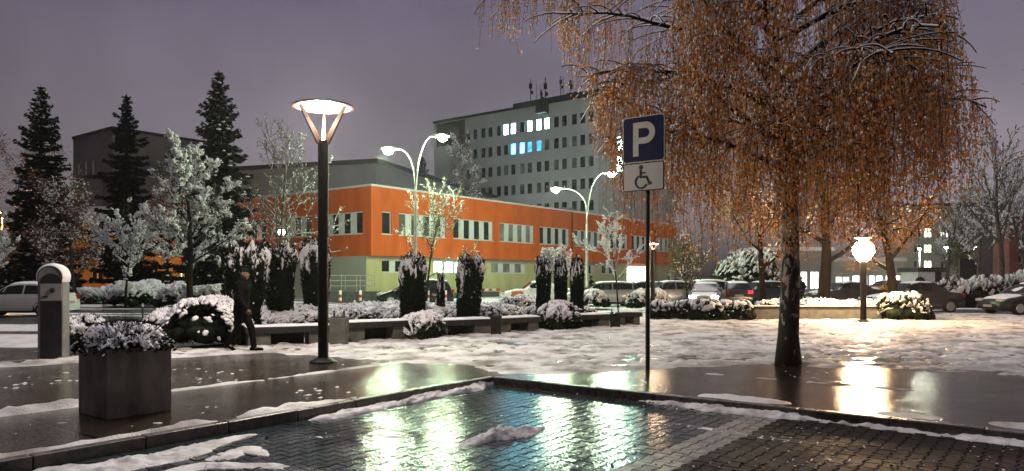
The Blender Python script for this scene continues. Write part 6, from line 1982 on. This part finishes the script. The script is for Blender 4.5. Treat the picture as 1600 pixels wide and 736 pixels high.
# ------------------------------------------------------------------ cars
PROF = {
    'hatch': dict(top=[(0, .34), (.02, .46), (.10, .535), (.22, .60), (.28, .63), (.46, .95), (.55, .995), (.70, .99), (.88, .93), (.965, .66), (.99, .56), (1, .34)], ws=(.28, .46), rw=(.88, .965), belt=.615),
    'wagon': dict(top=[(0, .34), (.02, .46), (.10, .54), (.24, .61), (.29, .635), (.44, .94), (.52, .99), (.72, 1.0), (.90, .95), (.98, .64), (.993, .55), (1, .34)], ws=(.29, .44), rw=(.90, .98), belt=.63),
    'sedan': dict(top=[(0, .34), (.02, .46), (.10, .55), (.25, .62), (.30, .645), (.44, .95), (.52, 1.0), (.66, .98), (.84, .70), (.95, .66), (.99, .58), (1, .36)], ws=(.30, .44), rw=(.66, .84), belt=.635),
    'mpv': dict(top=[(0, .30), (.02, .40), (.08, .48), (.17, .56), (.20, .59), (.42, .93), (.52, .99), (.72, 1.0), (.90, .95), (.97, .66), (.99, .55), (1, .32)], ws=(.20, .42), rw=(.90, .97), belt=.58),
}


def car(label, loc, yaw, L_, H_, Wd, style, paint, snow=1.0, headlights=False, taillights=False, group='cars parked behind the benches', seed=1, roof_only=False):
    """front looks along local -x; origin under the middle of the car"""
    pf = PROF[style]; root = thing('parked_car', label, 'car', loc, yaw, group)
    xs = sorted(set([p[0] for p in pf['top']] + [.05, .16, .34, .40, .62, .80]))
    topf = lambda x: float(np.interp(x, [p[0] for p in pf['top']], [p[1] for p in pf['top']])) * H_
    hwf = lambda x: Wd / 2 * float(np.interp(x, [0, .03, .1, .2, .8, .93, 1], [.74, .88, .96, 1, 1, .95, .84]))
    w0, w1 = pf['ws']; r0, r1 = pf['rw']
    cab = lambda x: float(np.interp(x, [w0, w1, r0, r1], [0, 1, 1, 0]))

    def section(x):
        h = hwf(x); zt__ = topf(x); bl = pf['belt'] * H_
        c = cab(x)
        zb_ = min(zt__ - .05, bl) if c < .02 else bl + (.02 * H_) * c
        wt = h * (.84 * (1 - c) + .72 * c)
        gl_ = .19 if .06 < x < .94 else .26
        return [(h * .86, gl_), (h * .99, gl_ + .14), (h, gl_ + .34), (h * .975, zb_), (wt, zt__ - .03), (wt * .55, zt__), (0, zt__ + .008)]
    mb = MB(); vs = []; n = 13
    for x in xs:
        s_ = section(x); X = (x - .5) * L_
        ring = [(X, -p[0], p[1]) for p in s_] + [(X, p[0], p[1]) for p in reversed(s_[:-1])]
        vs += ring
    fs = []
    for i in range(len(xs) - 1):
        for k in range(n - 1):
            fs.append((i * n + k, (i + 1) * n + k, (i + 1) * n + k + 1, i * n + k + 1))
        fs.append((i * n + n - 1, (i + 1) * n + n - 1, (i + 1) * n, i * n))
    fs.append(tuple(range(n))); fs.append(tuple(reversed([(len(xs) - 1) * n + k for k in range(n)])))
    mb.add(vs, fs)
    mb.build('body', M[paint], root, smooth=True, angle=38)

    def sidept(x, f, sg, off=.007):
        s_ = section(x); a, b = s_[3], s_[4]
        y = a[0] + (b[0] - a[0]) * f; z = a[1] + (b[1] - a[1]) * f
        return ((x - .5) * L_, sg * (y + off), z + off * .3)
    for sg in (-1, 1):
        for (xa, xb) in ((w0 + .06, (w1 + r0) / 2 - .055), ((w1 + r0) / 2 - .04, r0 - .035), (r0 - .02, r1 - .03)):
            if style == 'sedan' and xa > r0 - .03 or xb - xa < .03:
                continue
            m_ = 6; v = []; f = []
            for i in range(m_ + 1):
                x = xa + (xb - xa) * i / m_
                hi = .86 * min(1.0, cab(x) * 1.0)
                if cab(x) < 1:
                    hi = max(.16, .9)
                v += [sidept(x, .10, sg), sidept(x, hi, sg)]
            for i in range(m_):
                f.append((2 * i, 2 * i + 2, 2 * i + 3, 2 * i + 1) if sg < 0 else (2 * i + 1, 2 * i + 3, 2 * i + 2, 2 * i))
            MB().add(v, f).build('window', M['car_glass'], root)
    for nm, (xa, xb), sgn in (('windscreen', (w0, w1), -1), ('rear_window', (r0, r1), 1)):
        v = []
        for q in (.06, .94) if sgn < 0 else (.06, .9):
            x = xa + (xb - xa) * q; z = topf(x)
            h = section(x)[4][0] * .90
            nx_ = .02 * sgn
            v += [((x - .5) * L_ + nx_, -h, z - .012), ((x - .5) * L_ + nx_, h, z - .012)]
        v = [(a[0], a[1], a[2] + .035) for a in v]
        MB().add(v, [(0, 1, 3, 2)]).build(nm, M['car_glass'], root)
    rw_ = .315 if H_ < 1.58 else .33
    for fx in (.185, .815):
        for sg in (-1, 1):
            X = (fx - .5) * L_; yb = sg * (hwf(fx) - .10)
            MB().lathe([(rw_ + .075, -.02), (rw_ + .075, .105)], (X, yb, rw_), 22, ax='y').build('wheel_arch', M['trim_black'], root) if False else None
            ar = MB(); vs_ = []
            for k in range(17):
                a = math.pi * (k / 16) * 1.16 - .25
                for (rr_, yo) in ((rw_ - .05, hwf(fx) - .012), (rw_ + .07, hwf(fx) + .008)):
                    vs_.append((X + rr_ * math.cos(a), sg * (yo if True else 0), rw_ + rr_ * math.sin(a)))
            f_ = [(2 * k, 2 * k + 1, 2 * k + 3, 2 * k + 2) for k in range(16)]
            ar.add(vs_, f_); ar.build('wheel_arch', M['trim_black'], root)
            wh_ = MB().lathe([(.18, -.11), (rw_ - .03, -.11), (rw_, -.08), (rw_, .08), (rw_ - .03, .115), (.20, .115)], (X, yb, rw_), 24, ax='y').build('tyre', M['rubber'], root, smooth=True, angle=50)
            rim = MB(); yo = yb + sg * .112
            rim.lathe([(.20, -.01), (.215, .006), (.205, .012), (.18, .002)], (X, yo, rw_), 20, ax='y')
            for k in range(5):
                a = 6.283 * k / 5 + .3; d_ = Vector((math.cos(a), 0, math.sin(a)))
                rim.bar(Vector((X, yo, rw_)) + d_ * .02, Vector((X, yo, rw_)) + d_ * .2, .055, .018, up=(0, 1, 0))
            rim.lathe([(.001, -.012), (.05, -.012), (.05, .012), (.001, .012)], (X, yo, rw_), 10, ax='y')
            rim.build('rim', M['alloy'], wh_)
    for sg in (-1, 1):
        z_ = H_ * .46
        hl_ = MB(); x_ = -.5 * L_ + .04
        hl_.prism([(-.19, -.05), (.17, -.07), (.19, .05), (-.12, .075)], (x_ - .02, sg * Wd * .33, z_), (0, sg, 0), (0, 0, 1), (.20, 0, 0))
        hl_.build('headlight', M['head_on' if headlights else 'lens_clear'], root, bevel=.01)
        tl = MB(); tl.prism([(-.15, -.09), (.14, -.09), (.14, .10), (-.10, .10)], (.5 * L_ - .14, sg * Wd * .355, H_ * .56), (0, sg, 0), (0, 0, 1), (.145, 0, 0))
        tl.build('tail_light', M['tail_on' if taillights and sg > 0 else 'lens_red'], root, bevel=.01)
        mi = MB(); xm = (w0 + .075 - .5) * L_
        mi.prism([(-.05, -.05), (.12, -.04), (.10, .08), (-.03, .09)], (xm, sg * (hwf(.4) + .02), pf['belt'] * H_ + .05), (1, 0, 0), (0, 0, 1), (0, sg * .17, 0)); mi.build('mirror', M[paint], root, bevel=.02)
    MB().box((-.5 * L_ - .008, 0, .34), (.03, Wd * .62, .12)).build('grille', M['trim_black'], root)
    for xx in (-.5 * L_ - .028, .5 * L_ + .004):
        MB().box((xx, 0, .42 if xx < 0 else .62), (.012, .5, .11)).build('number_plate', M['sign_white'], root)
    sb_ = MB()
    for sg in (-1, 1):
        sb_.box((0, sg * (Wd / 2 - .035), .24), (L_ * .5, .05, .07))
    sb_.build('sill', M['trim_black'], root)
    if snow > 0:
        sn_ = []; Fq = []; off = 0
        for (xa, xb, th) in ((w1 - .02, r0 + .01, .07), (.05, w0 - .01, .045), (w0 + .01, w1 - .05, .03 * (snow > .6))) + (((r1, .985, .05),) if style == 'sedan' else ()):
            if th <= 0:
                continue
            n_, m_ = 14, 9
            for i in range(n_ + 1):
                x = xa + (xb - xa) * i / n_; h = section(x)[4][0] * .96; z = topf(x)
                for k in range(m_ + 1):
                    u = -1 + 2 * k / m_
                    e = min(1, min(i, n_ - i) / 1.5) * min(1, (1 - abs(u)) * 6)
                    zz = z - .03 * max(0, (abs(u) - .55) / .45) + .008
                    sn_.append(((x - .5) * L_, h * u, zz + (e ** .5) * th * snow * (.55 + .7 * float(fbm(x * 14 + seed, u * 3, seed, 3))) - (.02 if e == 0 else 0)))
            for i in range(n_):
                for k in range(m_):
                    a = off + i * (m_ + 1) + k; Fq.append((a, a + m_ + 1, a + m_ + 2, a + 1))
            off = len(sn_)
        npmesh('snow_cover', np.array(sn_), np.array(Fq), M['snow'], root, smooth=True)
    return root


def cpos(x0, x1, Y, L_=None):
    return base_at((x0 + x1) / 2, Y)


car('white snow dusted hatchback on the left behind the ticket machine', base_at(40, 34), R(180) + R(0), 4.2, 1.47, 1.78, 'hatch', 'car_white', .8, group='cars on the left road', seed=2) if False else None
car('white snow dusted hatchback on the left behind the ticket machine', base_at(34, 32.5), R(4), 4.25, 1.48, 1.78, 'hatch', 'car_white', .8, seed=2)
car('black people carrier behind the dense yew, snow on its bonnet', base_at(650, 44), R(3), 4.5, 1.58, 1.8, 'mpv', 'car_black', .55, seed=3)
car('white saloon car beside the orange litter bin', base_at(838, 47), R(6), 4.6, 1.50, 1.8, 'sedan', 'car_white', .35, seed=4)
car('silver estate car behind the slender young tree', base_at(938, 43), R(2), 4.75, 1.47, 1.82, 'wagon', 'car_silver', .3, seed=5)
car('silver hatchback tucked behind the silver estate', base_at(992, 46.5), R(14), 4.2, 1.48, 1.8, 'hatch', 'car_silver', .5, seed=6)
car('silver grey hatchback right of the second park lamp', base_at(1037, 43), R(4), 4.1, 1.52, 1.78, 'hatch', 'car_silver', .3, seed=7)
car('white car with a dark roof line behind the thin leafy tree', base_at(1090, 48), R(10), 4.5, 1.55, 1.8, 'wagon', 'car_white', .5, seed=8)
car('pale car facing the camera with both headlights shining', base_at(1103, 42), R(72), 4.3, 1.42, 1.78, 'hatch', 'car_silver', .6, headlights=True, seed=9)
car('dark car with one red tail light under the birch', base_at(1150, 46), R(-72 + 180) + R(150), 4.4, 1.46, 1.8, 'hatch', 'car_dark', .4, taillights=True, seed=10)
car('dark car behind the slim trunked tree', base_at(1185, 50), R(12), 4.3, 1.45, 1.8, 'wagon', 'car_dark', .4, seed=11)
car('long dark saloon with snow, left of the bright lamp post', base_at(1318, 48), R(5), 4.8, 1.42, 1.82, 'sedan', 'car_dark', .8, seed=12)
car('yellow car half hidden beside the dark limbed tree', base_at(1383, 58), R(8), 4.2, 1.5, 1.8, 'hatch', 'car_yellow', .4, seed=13)
car('dark snow edged car behind the trunk of the dark limbed tree', base_at(1423, 36), R(4), 4.5, 1.50, 1.82, 'sedan', 'car_dark', .35, seed=14)
car('dark snow covered car at the right frame edge', base_at(1612, 34), R(8), 4.5, 1.48, 1.82, 'hatch', 'car_dark', .9, seed=15)
# ------------------------------------------------------------------ people: one continuous figure each, grown from a joint skeleton
def limb_mesh(name, chains, mat, parent, voxel=.012, smooth_it=3):
    """chains: list of [(point, radius), ...]; fused into one surface"""
    mb = MB()
    Vall = []; Fall = []; off = 0
    T, Fc = ICO[2]
    for ch in chains:
        P_ = []; R_ = []
        for i in range(len(ch) - 1):
            a, ra = Vector(ch[i][0]), ch[i][1]; b, rb = Vector(ch[i + 1][0]), ch[i + 1][1]
            n = max(2, int((b - a).length / (min(ra, rb) * .45)) + 1)
            for k in range(n):
                f = k / (n - 1)
                P_.append((a.lerp(b, f))[:]); R_.append(ra + (rb - ra) * f)
        V = T[None] * np.array(R_)[:, None, None] + np.array(P_)[:, None]
        Vall.append(V.reshape(-1, 3)); Fall.append((Fc[None] + (np.arange(len(P_)) * len(T))[:, None, None]).reshape(-1, 3) + off); off += len(P_) * len(T)
    o = npmesh(name, np.concatenate(Vall), np.concatenate(Fall), mat, parent, smooth=True)
    rm = o.modifiers.new('fuse', 'REMESH'); rm.mode = 'VOXEL'; rm.voxel_size = voxel; rm.use_smooth_shade = True
    sm = o.modifiers.new('relax', 'SMOOTH'); sm.iterations = smooth_it; sm.factor = .5
    dg = bpy.context.evaluated_depsgraph_get()
    me = bpy.data.meshes.new_from_object(o.evaluated_get(dg))
    o.modifiers.clear(); old = o.data; o.data = me; bpy.data.meshes.remove(old)
    me.name = name
    if len(me.materials) == 0:
        me.materials.append(mat)
    me.polygons.foreach_set('use_smooth', np.ones(len(me.polygons), bool))
    return o


def person(label, loc, yaw, H=1.76, stride=.30, arm=.25, coarse=1.0, group=None, cap=True, pocket=False, lean=.04):
    """faces local +x. stride: half step length; left leg forward"""
    k = H / 1.76
    root = thing('person', label, 'person', loc, yaw, group)
    V_ = lambda x, y, z: Vector((x, y, z)) * k
    hip, chest, neck, head = V_(0, 0, .93), V_(lean * .7, 0, 1.30), V_(lean, 0, 1.47), V_(lean + .035, 0, 1.63)
    legs = []
    for sg, st in ((1, stride), (-1, -stride)):
        hj = V_(0, sg * .085, .90)
        if st >= 0:
            ank = V_(st, sg * .08, .075); knee = V_(st * .62 + .03, sg * .09, .49); toe = V_(st + .17, sg * .09, .035)
        else:
            ank = V_(st, sg * .08, .15); knee = V_(st * .42 + .06, sg * .09, .48); toe = V_(st + .13, sg * .09, .035)
        if stride < .05:
            ank = V_(0, sg * .1, .075); knee = V_(.01, sg * .095, .49); toe = V_(.16, sg * .12, .035)
        legs.append((hj, knee, ank, toe))
    arms = []
    for sg, sw_ in ((1, -arm), (-1, arm)):
        sh_ = V_(lean, sg * .185, 1.41)
        if pocket:
            el, wr = V_(lean - .08, sg * .27, 1.13), V_(lean + .10, sg * .2, .98)
        else:
            el, wr = V_(lean + sw_ * .45 - .03, sg * .235, 1.13), V_(lean + sw_ * 1.0 + .05, sg * .225, .90)
        arms.append((sh_, el, wr, sg))
    r = lambda v: v * k
    body = [[(hip, r(.13)), (chest, r(.13)), (neck - V_(0, 0, .03), r(.075))], [(neck - V_(0, 0, .04), r(.055)), (head - V_(.02, 0, .08), r(.055))],
            [(head + V_(-.012, 0, .025), r(.088)), (head + V_(.012, 0, -.035), r(.075)), (head + V_(.03, 0, -.085), r(.045))],
            [(head + V_(.088, 0, .0), r(.012)), (head + V_(.105, 0, -.025), r(.016))],
            [(head + V_(.083, 0, -.062), r(.016)), (head + V_(.083, .012, -.062), r(.013))]]
    for sg in (-1, 1):
        body.append([(head + V_(-.005, sg * .086, .0), r(.020)), (head + V_(-.01, sg * .088, -.03), r(.014))])
        body.append([(chest + V_(0, 0, .06), r(.11)), (V_(lean, sg * .15, 1.39), r(.075))])
    for hj, kn, an, to in legs:
        body.append([(hj, r(.088)), (kn, r(.058)), (an, r(.040))]); body.append([(an, r(.042)), (to, r(.034))])
    for sh_, el, wr, sg in arms:
        body.append([(sh_, r(.06)), (el, r(.043)), (wr, r(.03))])
        d = (wr - el).normalized(); side = Vector((0, sg, 0)); fwd = d.cross(side).normalized()
        pc = wr + d * .075 * k
        body.append([(wr, r(.027)), (pc - fwd * .02 * k, r(.026))]); body.append([(wr + d * .03 * k, r(.026)), (pc + fwd * .022 * k, r(.024))])
        for i, (off_, ln) in enumerate(((-.036, .062), (-.013, .076), (.011, .072), (.034, .055))):
            p0 = pc + fwd * off_ * k; p1 = p0 + (d * .9 + side * -.25).normalized() * ln * .55 * k; p2 = p1 + (d * .6 - side * .8).normalized() * ln * .5 * k
            body.append([(p0, r(.0095)), (p1, r(.0085)), (p2, r(.0075))])
        tb = wr + d * .03 * k - fwd * .028 * k
        body.append([(tb, r(.012)), (tb + (d * .5 - fwd * .7).normalized() * .04 * k, r(.0105)), (tb + (d * 1.0 - fwd * .5 - side * .3).normalized() * .068 * k, r(.009))])
    limb_mesh('body', body, M['skin'], root, .0075 * coarse, 2)
    jk = [[(hip + V_(-.01, 0, -.09), r(.165)), (hip + V_(0, 0, .08), r(.155)), (chest, r(.165)), (V_(lean, 0, 1.40), r(.12))], [(neck + V_(-.01, 0, -.03), r(.082)), (neck + V_(0, 0, .02), r(.078))]]
    for sg in (-1, 1):
        jk.append([(hip + V_(0, sg * .06, -.10), r(.13)), (chest + V_(0, sg * .07, 0), r(.125)), (V_(lean, sg * .16, 1.395), r(.095))])
    for sh_, el, wr, sg in arms:
        jk.append([(sh_, r(.088)), (el, r(.068)), (wr - (wr - el).normalized() * .01, r(.052))])
    limb_mesh('jacket', jk, M['jacket'], root, .013 * coarse)
    tr = []
    for hj, kn, an, to in legs:
        tr.append([(hip + V_(0, 0, -.02), r(.125)), (hj + V_(0, 0, -.04), r(.105)), (kn, r(.076)), (an + V_(0, 0, .035), r(.062))])
    limb_mesh('trousers', tr, M['trousers'], root, .013 * coarse)
    for hj, kn, an, to in legs:
        heel = an - (to - an).normalized() * .05 * k
        limb_mesh('shoe', [[(an + V_(0, 0, .03), r(.052)), (an, r(.054))], [(Vector((heel.x, heel.y, max(.048 * k, heel.z - .03))), r(.046)), (Vector((to.x, to.y, .045 * k)), r(.040))]], M['jacket'], root, .011 * coarse)
    if cap:
        limb_mesh('cap', [[(head + V_(-.018, 0, .06), r(.092)), (head + V_(-.015, 0, .075), r(.085))], [(head + V_(.05, -.03, .065), r(.035)), (head + V_(.05, .03, .065), r(.035))]], M['trousers'], root, .012 * coarse)
    else:
        limb_mesh('hair', [[(head + V_(-.03, 0, .05), r(.088)), (head + V_(-.05, 0, .0), r(.075))]], M['trousers'], root, .012 * coarse)
    return root


pf_ = G(377, 549.5)
person('dark dressed person in a cap walking past the first bench', pf_, R(-8), 1.80, .24, .14, 1.0, pocket=False)
FP = 'people far off by the parked cars'
person('far person in a dark coat by the silver estate car', base_at(925, 47), R(200), 1.78, .0, .05, 2.2, FP, pocket=True)
person('far person walking up to the lit entrance, on the left', base_at(1046, 62), R(150), 1.76, .16, .15, 2.2, FP)
person('far person in dark clothes right of the other one at the entrance', base_at(1056, 60), R(100), 1.84, .12, .1, 2.2, FP)
person('bulky far person walking before the lit shop windows', base_at(1253, 44), R(-160), 1.74, .14, .12, 2.2, FP, pocket=True)
